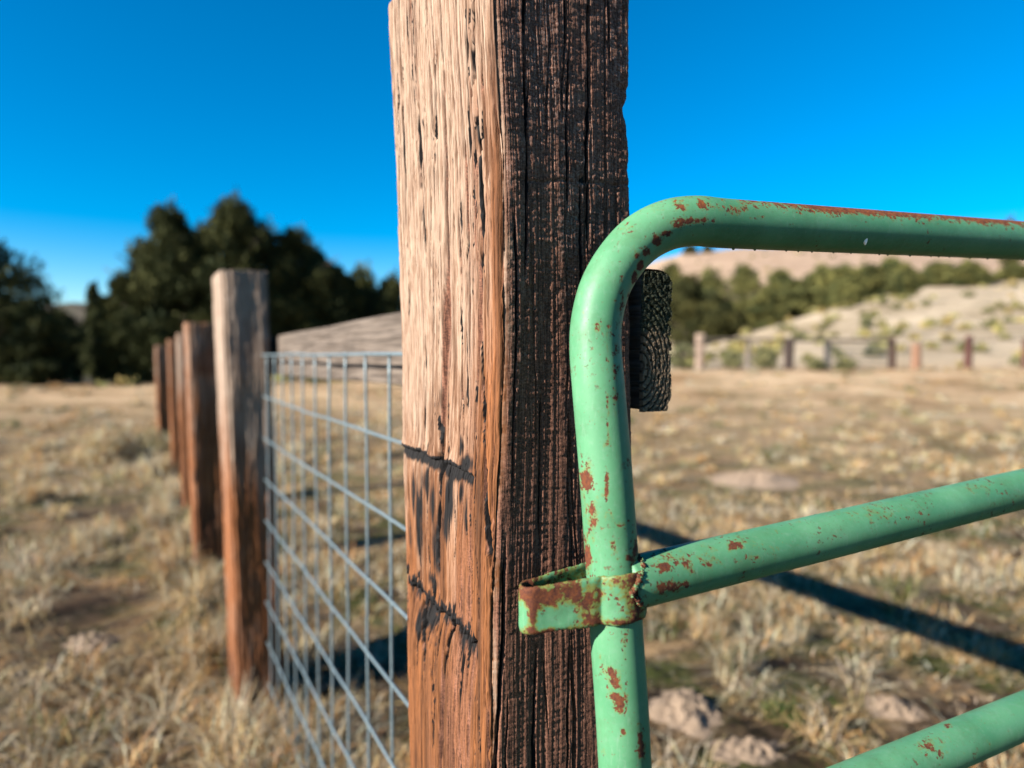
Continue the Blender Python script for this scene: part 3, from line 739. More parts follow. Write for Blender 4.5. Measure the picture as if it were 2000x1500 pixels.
# ------------------------------------------------------------------ gate
TR = 0.0223
def rust_attr(blobs, base=-0.05, topw=0.0):
    def f(V):
        cx, cy = proj(V)
        r = base + 0.16 * np.exp(-((cy - 1040) / 90) ** 2 - ((cx - 1195) / 60) ** 2) + 0.14 * np.exp(-((cx - 1340) / 90) ** 2 - ((cy - 1110) / 60) ** 2); og = np.full(len(V), 0.1)
        for (px, py, rx, ry, amt) in blobs:
            g_ = np.exp(-((cx - px) / rx) ** 2 - ((cy - py) / ry) ** 2); r = np.maximum(r, base + amt * g_)
        if topw:
            # weathering along the upper side of the tube
            t = sst(1380, 1600, cx); up = f.axis(V)
            streak = sst(0.15, 0.95, up) * topw
            r = r + streak * (0.35 + 0.65 * t) * 1.0 ; og = og + 1.0 * sst(0.0, 0.8, up)
        return {'rust': r, 'orange': og}
    return f
TILT = 0.0
# upright and the bend into the top tube
fp = [at(1246, 2600, 0.575), at(1232, 1800, 0.566), at(1218, 1450, 0.564), at(1205, 1250, 0.566), at(1192, 1050, 0.570), at(1181, 900, 0.574), at(1169, 760, 0.578), at(1163, 680, 0.582),
      at(1166, 622, 0.585), at(1181, 563, 0.589), at(1210, 511, 0.595), at(1251, 467, 0.603), at(1303, 440, 0.612), at(1358, 432, 0.622), at(1420, 437, 0.636)]
pa, pb_ = fp[-1], at(2000, 470.5, 0.815)
dt = (pb_ - pa); dt /= np.linalg.norm(dt)
for L in (0.12, 0.3, 0.6): fp.append(pa + dt * L)
gdir = dt.copy()
TOPL = 2.9
fp += [pa + dt * t for t in (1.2, 1.8, 2.4, TOPL)]
end_top = fp[-1]
fp += [end_top + dt * 0.08 + np.array([0, 0, -0.02]), end_top + dt * 0.13 + np.array([0.003, 0, -0.08]), end_top + dt * 0.13 + np.array([0.006, 0, -0.16]), end_top + dt * 0.13 + np.array([0.02, 0, -0.6]), end_top + dt * 0.13 + np.array([0.035, 0, -1.05])]
path = smooth_path(fp, 0.004)
gate = empty('tube_gate', (float(fp[1][0]), float(fp[1][1]), 0.0), 'green painted tubular steel gate with chipped rusty paint', 'gate')
rt = np.full(len(path), TR)
cxp, cyp = proj(path)
bendm = np.exp(-((cxp - 1200) / 60) ** 2 - ((cyp - 560) / 130) ** 2)
rt = rt * (1 - 0.035 * bendm)
upr = [(1350, 432, 14, 7, 0.7), (1322, 441, 12, 7, 0.75), (1300, 456, 12, 8, 0.78), (1281, 473, 11, 9, 0.8), (1264, 493, 9, 11, 0.8), (1250, 517, 7, 13, 0.75), (1239, 545, 6, 14, 0.68), (1228, 580, 5, 16, 0.62), (1221, 620, 4, 18, 0.58), (1430, 412, 30, 10, 0.5), (1145, 940, 16, 30, 0.75), (1160, 1010, 15, 40, 0.62), (1148, 1085, 10, 40, 0.75), (1185, 950, 5, 50, 0.6), (1213, 1025, 14, 9, 0.7), (1198, 1068, 7, 12, 0.6),
       (1190, 1310, 20, 14, 0.75), (1203, 1335, 16, 20, 0.75), (1212, 1380, 14, 26, 0.7), (1200, 1360, 12, 12, 0.6), (1251, 1455, 9, 30, 0.85), (1168, 640, 6, 22, 0.62), (1220, 1245, 7, 50, 0.5),
       (1240, 1080, 8, 40, 0.6), (1232, 1095, 14, 18, 0.6), (1187, 775, 2.5, 120, 0.5), (1202, 720, 7, 80, 0.45), (1216, 440, 30, 16, 0.3), (1330, 405, 50, 10, 0.35),
       (1372, 400, 12, 9, 0.68), (1280, 460, 20, 8, 0.5), (1245, 500, 8, 14, 0.4), (1345, 432, 50, 8, 0.6), (1480, 425, 20, 6, 0.5), (1217, 1430, 7, 12, 0.6), (1215, 600, 5, 70, 0.55), (1262, 492, 8, 12, 0.4)]
def topline(V):
    q = V - pa; t = q @ dt; c = pa + np.outer(t, dt); d = (V - c) / TR
    return np.where(t > -0.1, d[:, 2], 0)
ra = rust_attr(upr, -0.08, 0.75); ra.axis = topline
sweep_obj('frame_tube', path, rt, 72, M_paint, gate, ra)
# cross tubes run to the far stile, each mitred against the near one
def upr_at(z):
    i = int(np.argmin(np.abs(path[:400, 2] - z))) if False else int(np.argmin(np.abs(path[:, 2] - z) + 10 * (path[:, 0] > 0.2)))
    return path[i]
def cross(name, pA, YAx, pB, YBx, blobs):
    a, b = at(*pA, YAx), at(*pB, YBx); d = b - a; d /= np.linalg.norm(d)
    u = upr_at(a[2] - (a[0] - 0.09) * d[2] / d[0])
    t0 = (u[0] - a[0]) / d[0]; st = a + d * t0 + d * 0.010
    hor = (end_top + dt * 0.13 + np.array([0.02, 0, 0]))[0]
    t1 = (hor - st[0]) / d[0]
    P = np.array([st + d * t for t in np.concatenate([np.arange(0, 0.9, 0.004), np.linspace(0.9, t1, 30)])])
    o = sweep_obj(name, P, TR * 0.985, 64, M_paint, gate, rust_attr(blobs, -0.05))
    return st, d
st1, d1 = cross('cross_tube', (1376, 1104), 0.596, (2000, 954), 0.785,
      [(1296, 1108, 16, 10, 0.8), (1310, 1145, 22, 14, 0.68), (1290, 1150, 14, 14, 0.65), (1340, 1140, 14, 10, 0.6), (1440, 1065, 26, 14, 0.55), (1380, 1095, 40, 20, 0.3), (1475, 1090, 14, 6, 0.55), (1330, 1100, 60, 30, 0.3), (1500, 1070, 60, 20, 0.2), (1700, 1000, 90, 20, 0.22), (1900, 950, 60, 14, 0.24)])
st2, d2 = cross('cross_tube', (1755, 1500), 0.66, (2000, 1397), 0.745, [(1815, 1455, 22, 20, 0.5), (1850, 1418, 8, 5, 0.6), (1835, 1470, 6, 26, 0.45)])
for dz in (-0.2, -0.38, -0.56):
    P = np.array([st2 + [0.004, 0, dz] + d2 * t for t in np.arange(0, 3.0, 0.03)])
    sweep_obj('cross_tube', P, TR * 0.985, 32, M_paint, gate, rust_attr([], -0.1))
# weld beads around the joints
def weld(st, d, R0, n, seed):
    rg = np.random.default_rng(seed); VV, FF = [], []; off = 0
    d = d / np.linalg.norm(d); a1 = np.cross(d, [0, 0, 1]); a1 /= np.linalg.norm(a1); a2 = np.cross(d, a1)
    for k in range(n):
        th = 2 * math.pi * k / n + rg.uniform(-.05, .05)
        c = st + d * (R0 * abs(math.sin(th)) - 0.0085 + rg.uniform(-.001, .001)) + (a1 * math.cos(th) + a2 * math.sin(th)) * R0
        r = rg.uniform(0.0012, 0.0026)
        la = np.linspace(0.05, math.pi - 0.05, 7); lo = np.linspace(0, 2 * math.pi, 9, endpoint=False)
        LA, LO = np.meshgrid(la, lo, indexing='ij')
        sp = np.stack([np.sin(LA) * np.cos(LO), np.sin(LA) * np.sin(LO), np.cos(LA)], -1).reshape(-1, 3)
        VV.append(c + sp * r * (1 + 0.2 * rg.standard_normal((len(sp), 1)))); FF.append(grid_faces(7, 9, True) + off); off += len(sp)
    V = np.vstack(VV)
    return mesh_obj('weld_bead', V, np.vstack(FF), M_paint, gate, {'rust': np.full(len(V), 0.40), 'orange': np.full(len(V), 0.1)})
weld(st1, d1, TR * 0.97, 110, 3)
weld(st2, d2, TR * 0.97, 110, 4)
# hinge strap: a flat bar bent round the upright into an open loop
uc = upr_at(float(at(1200, 1170, 0.56)[2]))
ux, uy = uc[0], uc[1]
rs = TR + 0.0032
lc = np.array([0.0175, 0.545]); lr = 0.0105       # centre of the left bend
plan = []
tx = np.array([ux, uy])
# front leaf from the left bend to a crease, then round the tube and back along the rear leaf
for a in np.linspace(100, 262, 14): plan.append(lc + lr * np.array([math.cos(R(a)), math.sin(R(a))]))
fr0 = plan[-1]; cre = tx + np.array([-0.018, -rs * 0.93])
for t in np.linspace(0.1, 0.97, 12): plan.append(fr0 + (cre - fr0) * t + np.array([0, 0.0006 * math.sin(t * 3.1)]))
for a in np.linspace(238, 470, 34): plan.append(tx + rs * np.array([math.cos(R(a)), math.sin(R(a))]))
rl = plan[-1]; 
for t in np.linspace(0.1, 0.92, 10): plan.append(rl + (plan[0] - rl) * t + np.array([0, 0.001 * math.sin(t * 3.1)]))
plan = np.array(plan)
# resample closed
Pc = np.vstack([plan, plan[:1]]); sl = np.r_[0, np.cumsum(np.linalg.norm(np.diff(Pc, axis=0), axis=1))]
ss = np.linspace(0, sl[-1], 260, endpoint=False); C2 = np.stack([np.interp(ss, sl, Pc[:, 0]), np.interp(ss, sl, Pc[:, 1])], -1)
for _ in range(2): C2 = (np.roll(C2, 1, 0) + 2 * C2 + np.roll(C2, -1, 0)) / 4
T2 = np.roll(C2, -1, 0) - np.roll(C2, 1, 0); T2 /= np.linalg.norm(T2, axis=1)[:, None]; N2 = np.stack([T2[:, 1], -T2[:, 0]], -1)
if np.mean(np.sum(N2 * (C2 - C2.mean(0)), 1)) < 0: N2 = -N2
kx = np.clip((C2[:, 0] - lc[0] + lr) / (ux - lc[0] + lr + 0.0), 0, 1.2)
def tb(px, py, Yd): return float(at(px, py, Yd)[2])
zt_l, zb_l = tb(1012, 1147, 0.537), tb(1012, 1238, 0.537); zt_r, zb_r = tb(1205, 1124, uy - rs), tb(1205, 1222, uy - rs)
th = 0.0034; prof = []
hh = np.linspace(0, 1, 16)
for v in hh: prof.append((1.0, v))
prof2 = [(0.0, v) for v in hh[::-1]]
pf = [(1, v) for v in hh] + [(0.5, 1.0)] + prof2 + [(0.5, 0.0)]
V = []
for (o_, v) in pf:
    ins = 0.0009 if v in (0.0, 1.0) and o_ in (0, 1) else 0
    offn = (o_ - 0.5) * (th - ins)
    zt = zt_l + (zt_r - zt_l) * kx + 0.0005 * fbm(ss * 300, ss * 0, 71, 2); zbm = zb_l + (zb_r - zb_l) * kx + 0.0009 * fbm(ss * 160, ss * 0 + 4, 73, 3)
    ev = v if o_ == 0.5 else 0.018 + v * 0.964
    pz = zbm + (zt - zbm) * ev
    wv = 0.0003 * fbm(ss * 120, np.full_like(ss, v * 6), 75, 2)
    V.append(np.stack([C2[:, 0] + N2[:, 0] * (offn + wv), C2[:, 1] + N2[:, 1] * (offn + wv), pz], -1))
V = np.array(V).transpose(1, 0, 2); n1, n2 = V.shape[:2]; Vs = V.reshape(-1, 3)
r_ = np.arange(n1)[:, None]; c_ = np.arange(n2)[None, :]
Fq = np.stack([r_ * n2 + c_, r_ * n2 + (c_ + 1) % n2, ((r_ + 1) % n1) * n2 + (c_ + 1) % n2, ((r_ + 1) % n1) * n2 + c_], -1).reshape(-1, 4)
cx, cy = proj(Vs)
rv = np.full(len(Vs), 0.29)
for (px, py, rx, ry, amt) in [(1075, 1165, 50, 22, 0.45), (1150, 1190, 18, 40, 0.45), (1040, 1190, 8, 50, 0.5), (1022, 1155, 20, 18, 0.4), (1130, 1160, 20, 20, 0.3), (1170, 1190, 4, 50, 0.25), (1110, 1235, 80, 10, 0.4), (1210, 1216, 50, 6, 0.5), (1245, 1170, 10, 60, 0.5), (1230, 1140, 30, 12, 0.2)]:
    rv += amt * np.exp(-((cx - px) / rx) ** 2 - ((cy - py) / ry) ** 2)
for (px, py, rx, ry, amt) in [(1020, 1205, 10, 18, 0.6), (1100, 1205, 26, 26, 0.5), (1065, 1210, 14, 22, 0.35), (1195, 1190, 26, 22, 0.55), (1140, 1150, 6, 25, 0.5)]:
    rv -= amt * np.exp(-((cx - px) / rx) ** 2 - ((cy - py) / ry) ** 2)
M_strap = paint_mat('rusty_strap_paint', -0.05, 0.95, 0.10)
strap = mesh_obj('hinge_strap', Vs, Fq, M_strap, gate, {'rust': rv, 'orange': np.full(len(Vs), 0.12)})
strap['label'] = 'flat strap loop, more rust than green paint'
# small dew drops under the top tube
VV, FF, off = [], [], 0
rg = np.random.default_rng(8)
for k in range(22):
    t = 0.012 + k * 0.026 + rg.uniform(-.012, .012)
    c = pa + dt * t + np.array([0, 0, -TR - 0.0002]); r = rg.uniform(0.0007, 0.0015)
    la = np.linspace(0.05, math.pi - 0.05, 6); lo = np.linspace(0, 2 * math.pi, 8, endpoint=False); LA, LO = np.meshgrid(la, lo, indexing='ij')
    sp = np.stack([np.sin(LA) * np.cos(LO), np.sin(LA) * np.sin(LO), np.cos(LA)], -1).reshape(-1, 3)
    VV.append(c + sp * r); FF.append(grid_faces(6, 8, True) + off); off += len(sp)
tdw = NT('water_drops'); tdw.set((0.10, 0.22, 0.13), 0.08, 0, 0.6)
dw = mesh_obj('paint_drips', np.vstack(VV), np.vstack(FF), tdw.m, gate); dw['kind'] = 'stuff'
# pale droppings speck on the top tube
c = at(1690, 469, 0.70); ax_t = pa + dt * ((c - pa) @ dt); dv = np.array([0.0, -1, 0]); q = at(1690, 469, ax_t[1] - TR * 0.985)
la = np.linspace(0.05, math.pi - 0.05, 9); lo = np.linspace(0, 2 * math.pi, 12, endpoint=False); LA, LO = np.meshgrid(la, lo, indexing='ij')
sp = np.stack([np.sin(LA) * np.cos(LO) * 0.0022, np.sin(LA) * np.sin(LO) * 0.0018, np.cos(LA) * 0.0050 ], -1).reshape(-1, 3)
sp[:, 0] *= 1 + 0.35 * np.sign(sp[:, 2]) * np.abs(sp[:, 2]) / 0.0042
tw = NT('white_speck'); tw.set((0.95, 0.85, 0.75), 0.6, k=0.95)
mesh_obj('white_speck', q + sp, grid_faces(9, 12, True), tw.m, gate)

# ------------------------------------------------------------------ grass
rng = np.random.default_rng(21)
PAL = {'straw': (0.95, 0.64, 0.31), 'pale': (1.0, 0.84, 0.60), 'grey': (0.58, 0.49, 0.35), 'orange': (0.72, 0.38, 0.14), 'green': (0.10, 0.17, 0.04), 'olive': (0.20, 0.20, 0.06), 'brown': (0.10, 0.06, 0.032)}
PK = np.array([PAL[k] for k in ('straw', 'pale', 'grey', 'orange', 'green', 'olive', 'brown')])
def blades(bx, by, bz, hgt_, wid, lean, ci, rg, curl=0.5):
    n = len(bx); th = rg.uniform(0, 2 * math.pi, n); ph = rg.uniform(0, 2 * math.pi, n)
    dx, dy = np.cos(th) * lean, np.sin(th) * lean
    wx, wy = np.cos(ph) * wid / 2, np.sin(ph) * wid / 2
    P0 = np.stack([bx, by, bz], -1)
    mid = P0 + np.stack([dx * hgt_ * 0.35, dy * hgt_ * 0.35, hgt_ * 0.6 * np.sqrt(np.maximum(0.05, 1 - lean * 0.4))], -1)
    tip = P0 + np.stack([dx * hgt_ * (0.8 + curl * 0.4), dy * hgt_ * (0.8 + curl * 0.4), hgt_ * np.maximum(0.10, 1 - lean * curl)], -1)
    wv = np.stack([wx, wy, np.zeros(n)], -1)
    V = np.stack([P0 - wv, P0 + wv, mid - wv * 0.8, mid + wv * 0.8, tip - wv * 0.15, tip + wv * 0.15], 1).reshape(-1, 3)
    k = np.arange(n)[:, None] * 6
    Fq = np.concatenate([k + np.array([[0, 1, 3, 2]]), k + np.array([[2, 3, 5, 4]])], 1).reshape(-1, 4)
    col = PK[ci] * rg.uniform(0.4, 1.5, (n, 1)) * (0.86 + 0.14 * sst(3.0, 7.0, by))[:, None] * rg.uniform(0.94, 1.06, (n, 3))
    C = np.concatenate([np.clip(col, 0, 1), np.ones((n, 1))], 1); C = np.repeat(C, 6, 0)
    return V, Fq, C
def pick(n, probs, rg): return rg.choice(7, n, p=np.array(probs) / sum(probs))
MOUNDS = [(1345, 1405, 0.17, 0.19), (1475, 932, 0.46, 0.5), (1760, 1405, 0.15, 0.14), (1470, 1490, 0.18, 0.13), (270, 1480, 0.19, 0.17), (165, 1265, 0.18, 0.15)]
def off_mounds(X, Y):
    ok = np.ones(len(X), bool)
    for px, py, rx, ry in MOUNDS:
        yd = EYE * F / (py - 695); x0 = (px - 1000) / F * yd
        # also leave the strip in front of a mound open so that it shows
        ok &= ~((np.hypot((X - x0) / rx, (Y - yd + 0.4 * ry) / (ry * 1.5)) < 1.0))
    return ok
BARE = [(110, 1215, 0.42), (60, 1330, 0.25), (340, 1370, 0.2), (1530, 1470, 0.22), (700, 1330, 0.3), (1640, 1330, 0.16), (1400, 1330, 0.12), (230, 1000, 0.45), (1900, 1230, 0.25)]
def bare(X, Y):
    m = np.zeros_like(X)
    for px, py, r in BARE:
        yd = EYE * F / (py - 695); x0 = (px - 1000) / F * yd
        m = np.maximum(m, np.exp(-(np.hypot(X - x0, (Y - yd) * 0.9) / r * (1 + 0.5 * fbm(X * 5, Y * 5, 55, 2))) ** 4))
    return m
def field(N, y0, y1, seed, mode):
    rg = np.random.default_rng(seed)
    Y = np.exp(rg.uniform(math.log(y0), math.log(y1), N)); X = rg.uniform(-0.92, 0.92, N) * Y + rg.uniform(-0.4, 0.4, N)
    # clump: snap most roots to noise-dense places
    dn = 0.7 * fbm(X * 0.9, Y * 0.9, seed + 2, 2) + 0.8 * fbm(X * 3, Y * 3, seed, 2) + 0.5 * fbm(X * 8, Y * 8, seed + 5, 2)
    keep = rg.uniform(0, 1, N) < (np.clip(0.36 + 2.4 * dn, 0.015, 1) * off_mounds(X, Y) * (1 - 0.88 * bare(X, Y)))
    X, Y, dn = X[keep], Y[keep], dn[keep]; n = len(X)
    hscale = np.clip(0.5 + 1.2 * dn, 0.25, 1.8)
    kind = fbm(X * 1.0, Y * 1.0, seed + 9, 3)
    left = X < -0.25 * Y
    if mode == 'low':
        h = rg.uniform(0.02, 0.08, n) * hscale; lean = rg.uniform(0.7, 2.6, n); wid = 0.0022 + 0.0009 * Y
        ci = np.where(kind > 0.12, pick(n, [1.5, .7, .8, .6, 3.2, 3.5, 3], rg), pick(n, [2.6, 1.8, 2.2, 1.5, .8, 2.2, 3], rg))
    else:
        h = rg.uniform(0.06, 0.20, n) * hscale * np.where(left, 1.25, 0.8); lean = rg.uniform(0.4, 2.4, n); wid = 0.0018 + 0.0008 * Y
        ci = np.where(kind > 0.25, pick(n, [3, 2, 2, 1, 1, 2, 1], rg), pick(n, [5, 4, 2, 2, .1, .4, .6], rg))
    h = h * np.clip(1.25 - Y / 14, 0.3, 1)
    far = Y > 7
    ci = np.where(far & (rg.uniform(0, 1, n) < 0.7), pick(n, [6, 3, .6, 3.6, .05, .3, .2], rg), ci)
    return blades(X, Y, hgt(X, Y) - 0.004, h, wid, lean, ci, rg)
gx = GX.ravel(); gy = GY.ravel(); ga = g_ground.data.attributes.new('damp', 'FLOAT', 'POINT')
ga.data.foreach_set('value', np.where(gy > 0.5, bare(gx, np.maximum(gy, 0.5)), 0).astype(np.float32))
parts = [field(170000, 1.2, 24, 31, 'low'), field(110000, 1.3, 26, 37, 'tall')]
def tussocks(N, seed, ya=1.5, yb=16):
    rg = np.random.default_rng(seed); P = []
    Y0 = np.exp(rg.uniform(math.log(ya), math.log(yb), N)); X0 = rg.uniform(-0.85, 0.85, N) * Y0
    okm = off_mounds(X0, Y0)
    for x0, y0, okk in zip(X0, Y0, okm):
        if not okk: continue
        nb = int(rg.uniform(50, 170)); r0 = rg.uniform(0.03, 0.10) * (1 + y0 * 0.06); hh_ = rg.uniform(0.07, 0.20) * (1.5 if x0 < -0.3 * y0 else 1.0)
        a = rg.uniform(0, 6.28, nb); r = r0 * np.sqrt(rg.uniform(0, 1, nb)); X, Y = x0 + r * np.cos(a), y0 + r * np.sin(a)
        pr_ = [[5, 3, 1, 2, 0, 0, .3], [2, 5, 4, .5, 0, .3, .3], [2, 2, 1, 5, 0, 0, .3], [1, 1, 2, 0, 3, 3, .5]][rg.choice(4, p=[.4, .3, .15, .15])]
        P.append(blades(X, Y, hgt(X, Y) - 0.004, hh_ * rg.uniform(0.4, 1.1, nb), np.full(nb, 0.0022 + 0.0009 * y0), rg.uniform(0.2, 2.2, nb), pick(nb, pr_, rg), rg))
    return P
parts += tussocks(300, 43)
parts += tussocks(420, 47, 7, 25)
def join(parts, name, label=None, cat=None, stuff=False, mat=None):
    off = 0; Vs_, Fs_, Cs = [], [], []
    for V, Fq, C in parts: Vs_.append(V); Fs_.append(Fq + off); Cs.append(C); off += len(V)
    o = mesh_obj(name, np.vstack(Vs_), np.vstack(Fs_), mat or M_grass, None, {'col': np.vstack(Cs)}, smooth=False)
    if label: tag(o, label, cat)
    if stuff: o['kind'] = 'stuff'
    return o
join(parts, 'dry_grass', 'dry straw coloured grass and low green weeds covering the field', 'grass', True)
# tufts one can single out
def tuft(px, py, radius, h, nb, probs, label, cat='grass tuft', name='grass_tuft', wid=0.003, spread=0.8, seed=1, stems=0):
    Yd = EYE * F / (py - 695); X0 = (px - 1000) / F * Yd
    rg = np.random.default_rng(seed)
    a = rg.uniform(0, 2 * math.pi, nb); r = radius * 0.5 * np.sqrt(rg.uniform(0, 1, nb))
    X, Y = X0 + r * np.cos(a), Yd + r * np.sin(a)
    hh_ = h * rg.uniform(0.4, 1.1, nb) * (1 - 0.4 * r / radius)
    P = [blades(X, Y, hgt(X, Y) - 0.005, hh_, np.full(nb, wid), rg.uniform(0.05, spread, nb), pick(nb, probs, rg), rg)]
    if stems:
        # branching brush: short twigs spread in a dome
        nn_ = stems; u = rg.normal(size=(nn_, 3)); u /= np.linalg.norm(u, axis=1)[:, None]; u[:, 2] = abs(u[:, 2])
        rad_ = rg.uniform(0.35, 1.0, nn_) ** 0.6
        BX, BY = X0 + u[:, 0] * radius * rad_, Yd + u[:, 1] * radius * rad_; BZ = h1(X0, Yd) + u[:, 2] * h * rad_
        P.append(blades(BX, BY, BZ, rg.uniform(0.03, 0.09, nn_), np.full(nn_, wid * 1.3), rg.uniform(0.2, 1.4, nn_), pick(nn_, probs, rg), rg))
    return join(P, name, label, cat)
ST = [5, 4, 1, 2, 0, 0.3, 0.3]; GR = [2, 2, 3, .5, 2, 3, 1]
tuft(215, 905, 0.42, 0.42, 900, ST, 'rounded orange straw shrub at the left edge of the meadow before the trees', 'shrub', 'dry_shrub', 0.006, 0.8, 1, 5000)
tuft(60, 985, 0.3, 0.22, 700, [3, 3, 1, 4, 0, 0, .3], 'orange dry grass tuft at the far left edge', wid=0.005, seed=2)
tuft(330, 880, 0.45, 0.3, 700, GR, 'dull greyish brown shrub beside the last posts of the row', 'shrub', 'dry_shrub', 0.007, 0.8, 3, 3500)
tuft(180, 1075, 0.3, 0.24, 700, [3, 5, 3, 1, 0, 0, 0], 'pale bleached grass tuft left of the receding posts', wid=0.004, seed=4)
tuft(385, 1180, 0.20, 0.24, 650, ST, 'dense straw tuft against the left foot of the pale topped post', wid=0.0032, seed=5, spread=1.1)
tuft(330, 1150, 0.16, 0.3, 420, ST, 'tall straw clump left of the foot of the pale topped post', wid=0.005, seed=14, spread=0.9)
tuft(300, 1040, 0.22, 0.3, 420, [3, 5, 3, 1, 0, 0, 0], 'silvery straw clump left of the second orange post foot', wid=0.006, seed=15, spread=0.9)
tuft(470, 1560, 0.2, 0.26, 260, ST, 'tall thin dry stalks in front of the foot of the pale topped post', 'dry stalks', 'dry_stalks', 0.0048, 1.0, 6)
tuft(250, 1500, 0.16, 0.2, 160, [4, 3, 1, 3, 0, 0, 0], 'sprawling orange stalks near the bottom left corner', 'dry stalks', 'dry_stalks', 0.007, 1.6, 7)
tuft(720, 1600, 0.18, 0.2, 140, ST, 'loose straw blades leaning across the foot of the wire mesh', 'dry stalks', 'dry_stalks', 0.006, 1.5, 8)
tuft(1440, 1345, 0.12, 0.19, 420, [2, 3, 4, .5, 1.5, 2.5, .4], 'grey green leafy weed right of the gate upright', 'weed', 'leafy_weed', 0.0038, 0.7, 9)
tuft(1395, 1245, 0.16, 0.16, 420, ST, 'golden straw tuft under the upper cross tube of the gate', wid=0.003, seed=10)
tuft(1560, 1260, 0.12, 0.16, 300, [3, 4, 3, 1, .5, 1, .5], 'thin silvery grass tuft beside the dark board shadow', wid=0.003, seed=11)
tuft(1540, 1420, 0.12, 0.07, 700, [.3, .3, .3, 0, 6, 3, .3], 'low bright green weed patch between the pale soil mounds', 'weed', 'leafy_weed', 0.006, 1.6, 12)
tuft(1850, 1110, 0.2, 0.2, 240, [3, 4, 2, 1, 0, 0, 0], 'sparse pale tuft at the right above the board shadow', wid=0.003, seed=13)
tuft(455, 1470, 0.22, 0.34, 520, [4, 6, 2, 2, 0, 0, 0], 'pale feathery grass standing before the foot of the pale topped post', wid=0.004, seed=21, spread=0.9)
tuft(560, 1480, 0.20, 0.26, 420, [3, 4, 4, 1, 0, .5, .5], 'greyish grass tangled in the lower wires by the pale topped post', wid=0.004, seed=22, spread=1.1)
tuft(395, 1290, 0.18, 0.30, 420, [5, 4, 1, 3, 0, 0, 0], 'golden grass between the pale topped post and the post behind it', wid=0.0045, seed=23, spread=0.9)
tuft(372, 1085, 0.24, 0.34, 420, [4, 5, 2, 2, 0, 0, 0], 'straw grass hiding the foot of the second orange brown post', wid=0.006, seed=24, spread=0.9)
tuft(338, 985, 0.35, 0.36, 420, [3, 5, 3, 1, 0, 0, 0], 'washed out grass hiding the feet of the narrow middle posts', wid=0.008, seed=25, spread=0.9)
tuft(300, 930, 0.4, 0.34, 420, [4, 4, 2, 2, 0, 0, .5], 'straw clump around the foot of the last post of the row', wid=0.009, seed=26, spread=0.9)
tuft(690, 1530, 0.16, 0.16, 260, [3, 3, 2, 2, .5, 1, 1], 'tangled brown grass at the bottom of the wire mesh', wid=0.004, seed=27, spread=1.6)
tuft(110, 1440, 0.25, 0.18, 420, [2, 2, 2, 2, 2, 2, 1], 'mixed green and straw clump near the bottom left corner', wid=0.005, seed=28, spread=1.6)
# ------------------------------------------------------------------ gopher mounds of pale soil
def mound(px, py, rx, ry, h, label, seed):
    Yd = EYE * F / (py - 695); X0 = (px - 1000) / F * Yd
    r = np.linspace(0, 1, 34)[1:]; a = np.linspace(0, 2 * math.pi, 80, endpoint=False)
    RRm, A2 = np.meshgrid(r, a, indexing='ij')
    X = X0 + RRm * np.cos(A2) * rx * (1 + 0.25 * fbm(np.cos(A2) * 1.5 + 5, np.sin(A2) * 1.5, seed, 2)); Y = Yd + RRm * np.sin(A2) * ry * (1 + 0.25 * fbm(np.cos(A2) * 1.5, np.sin(A2) * 1.5 + 4, seed + 1, 2))
    prof = (np.cos(RRm * math.pi) * 0.5 + 0.5)
    Z = hgt(X, Y) - 0.008 + 0.75 * h * prof * (1 + 0.5 * fbm(X * 9, Y * 9, seed + 2, 3)) + 0.045 * prof ** 0.5 * (np.abs(fbm(X * 22, Y * 22, seed + 3, 3)) - 0.15) + 0.012 * prof ** 0.5 * fbm(X * 90, Y * 90, seed + 4, 2) - 0.012 * (RRm > 0.97) + 0.003
    V = np.stack([X, Y, Z], -1).reshape(-1, 3)
    o = mesh_obj('soil_mound', V, grid_faces(len(r), 80, True), M_soil)
    # close the centre
    return tag(o, label, 'soil mound', 'pale soil mounds in the grass')
mound(1345, 1405, 0.15, 0.17, 0.075, 'large pinkish soil mound just right of the gate upright', 801)
mound(1475, 938, 0.5, 0.50, 0.13, 'wide pale soil mound out in the field between the tubes', 802)
mound(1760, 1405, 0.13, 0.11, 0.04, 'small pale soil mound above the lowest tube', 803)
mound(1470, 1490, 0.16, 0.10, 0.04, 'crumbly soil mound at the bottom edge beside the lowest tube', 804)
mound(1180 - 20, 1500, 0.08, 0.06, 0.01, 'low soil patch behind the base of the gate upright', 805) if False else None
mound(270, 1480, 0.17, 0.14, 0.035, 'bare pinkish soil mound at the bottom left', 806)
mound(165, 1265, 0.16, 0.12, 0.03, 'dull brown soil mound left of the posts', 807)
mound(620, 1440, 0.12, 0.12, 0.03, 'pale soil mound seen through the wire mesh', 808) if False else None

